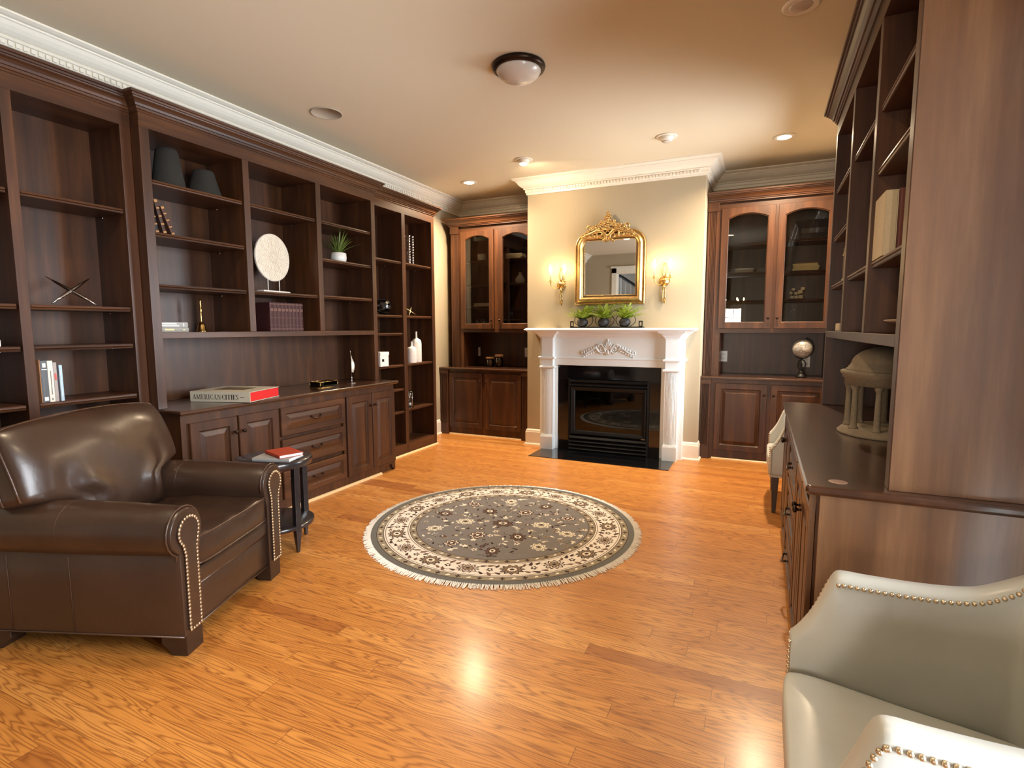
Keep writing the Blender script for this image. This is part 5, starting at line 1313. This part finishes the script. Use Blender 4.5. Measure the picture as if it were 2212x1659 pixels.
# ------------------------------------------------------------------ cream leather nailhead chairs
m_cream = leather('cream_leather', srgb(184, 186, 180), .42, .12, .08, .12, 4)
def tub_chair(loc, rz, label):
    t = thing('accent_chair', label, 'chair', loc, rz, group='cream leather nailhead chairs')
    hy, th = .275, .072; xc = hy+th/2
    # plan path of the shell centre line from the left arm front round the back to the right arm front
    path = []
    xf, xb, rc__ = .325, -.275, .15
    fx = [.325, .312, .298, .280, .262, .245, .228, .21, .16, .08, 0, -.06, -.10]
    for x in fx: path.append((x, xc))
    for k in range(1, 8): a = PI/2*k/8; path.append((xb+rc__-rc__*math.sin(a)-.0, xc-rc__+rc__*math.cos(a)))
    half = path[:]; path = half+[(xb, 0)]+[(x, -y) for x, y in half[::-1]]
    # cumulative front height profile
    def hgt(i):
        j = min(i, len(path)-1-i)
        tab = [.50, .515, .535, .565, .603, .648, .690, .703, .702, .702, .705, .712, .724]
        if j < len(tab): return tab[j]
        q = (j-len(tab)+1)/(len(half)-len(tab)+1); return .724+.22*(q**.9 if q < 1 else 1)
    raw = [(x, y, hgt(i)) for i, (x, y) in enumerate(path)]; fine = []
    for i in range(len(raw)-1):
        p0, p1, p2, p3 = (Vector(raw[max(0, min(len(raw)-1, j))]) for j in (i-1, i, i+1, i+2))
        for q in (0, 1/3, 2/3): fine.append(.5*((2*p1)+(p2-p0)*q+(2*p0-5*p1+4*p2-p3)*q*q+(3*p1-p0-3*p2+p3)*q**3))
    fine.append(Vector(raw[-1])); path = [(p.x, p.y) for p in fine]; hs = [p.z for p in fine]
    loops = []; ins = []; outs = []
    for i, (x, y) in enumerate(path):
        a = Vector(path[max(0, i-1)]); b = Vector(path[min(len(path)-1, i+1)]); d = (b-a).normalized(); nr = Vector((d.y, -d.x))
        # travel from +y arm front backwards: outward is to the left of travel reversed
        out = nr if nr.dot(Vector((x, y))-Vector((.05, 0))) > 0 else -nr
        h = hs[i]; w = th/2; lean = max(0, h-.72)*.15
        ox, oy = out.x, out.y
        P = lambda o, z: (x+ox*o+(-lean*max(0, (z-.45)/.5)), y+oy*o, z)
        tw = w*1.0
        lp = [P(-tw, .28), P(-tw, h-.025), P(-tw*.92, h-.010), P(-tw*.45, h+.002), P(tw*.45, h+.002), P(tw*.92, h-.010), P(tw, h-.025), P(tw, .28)]
        loops.append(lp); ins.append(P(-tw*1.02, h-.020)); outs.append(P(tw*1.02, h-.022))
    m = MB(); m.smooth = True; m.loft(loops); ob = m.build('shell', m_cream, t)
    b = ob.modifiers.new('bevel', 'BEVEL'); b.width = .006; b.segments = 2; b.limit_method = 'ANGLE'; b.angle_limit = 1.0
    def nails(m, pts, sp, r=.0062):
        acc = 0; nxt = 0
        for a, b_ in zip(pts, pts[1:]):
            a = Vector(a); b_ = Vector(b_); L = (b_-a).length
            while nxt <= acc+L: m.ball(tuple(a+(b_-a)*((nxt-acc)/max(L, 1e-6))), r, 8, 5); nxt += sp
            acc += L
    k7 = 20
    m = MB(); nails(m, [outs[k7]]+ins[k7:-k7]+[outs[-k7-1]], .0155); m.build('nailhead_trim', m_nail, t)
    m = MB(); nails(m, outs, .0155); m.build('nailhead_trim', m_nail, t)
    m = MB()
    for s in (-1, 1):
        yo = s*(hy+th+.001); nails(m, [(.318, yo, .49), (.318, yo, .30), (-.28, yo, .30)], .0155); nails(m, [(.328, s*(hy+.006), .49), (.328, s*(hy+.006), .30)], .0155)
    nails(m, [(.328, -hy, .288), (.328, hy, .288)], .0155)
    m.build('nailhead_trim', m_nail, t)
    MB().box((-.24, -hy, .28), (.318, hy, .315)).build('seat_base', m_cream, t, bevel=.010, seg=3)
    for s in (-1, 1):
        MB().tube([(-.175, s*hy*.985, .44), (-.180, s*hy*.98, .60), (-.190, s*hy*.96, .70), (-.21, s*hy*.93, .84)], .0018, 6).build('seam', plain('cream_seam', srgb(140, 134, 118), .6) if 'cream_seam' not in bpy.data.materials else bpy.data.materials['cream_seam'], t)
    def wr(a, b):
        v = 0
        for k in range(7): v += .0060*math.exp(-((a-.55+.11*k+.25*(b-.4)**2)/.025)**2)*math.exp(-((b-.55)/.38)**2)
        return v+.003*math.sin(4*a+2*b)
    cm = lambda u, v, w: (.045+u-.0*v, v, .376+w-.12*(.297-u)+.014*(1-(v/.27)**2)*(1-((u)/.30)**2))
    m = MB(cm); seam = pillow(m, .300, hy-.003, .058, 40, 7, 7, wr, .55); m.build('seat_cushion', m_cream, t)
    m_leg = bpy.data.materials['dark_wood_foot']
    for s in (-1, 1):
        m = MB(); m.loft([[(.285+x*q, s*(hy+.030)+y*q, z) for x, y in ((-.026, -.026), (.026, -.026), (.026, .026), (-.026, .026))] for z, q in ((0, .5), (.282, 1.0))]); m.build('leg', m_leg, t, bevel=.002)
        m = MB(); m.loft([[(-.24-.06*(1-z/.282)+x*q, s*(hy-.03)+y*q, z) for x, y in ((-.026, -.026), (.026, -.026), (.026, .026), (-.026, .026))] for z, q in ((0, .5), (.282, 1.0))]); m.build('leg', m_leg, t, bevel=.002)
    return t
tub_chair((.435, 1.362, 0), PI, 'cream leather nailhead chair in the right foreground')
tub_chair((.415, 4.66, 0), PI, 'cream leather nailhead chair half hidden beyond the right cabinet')
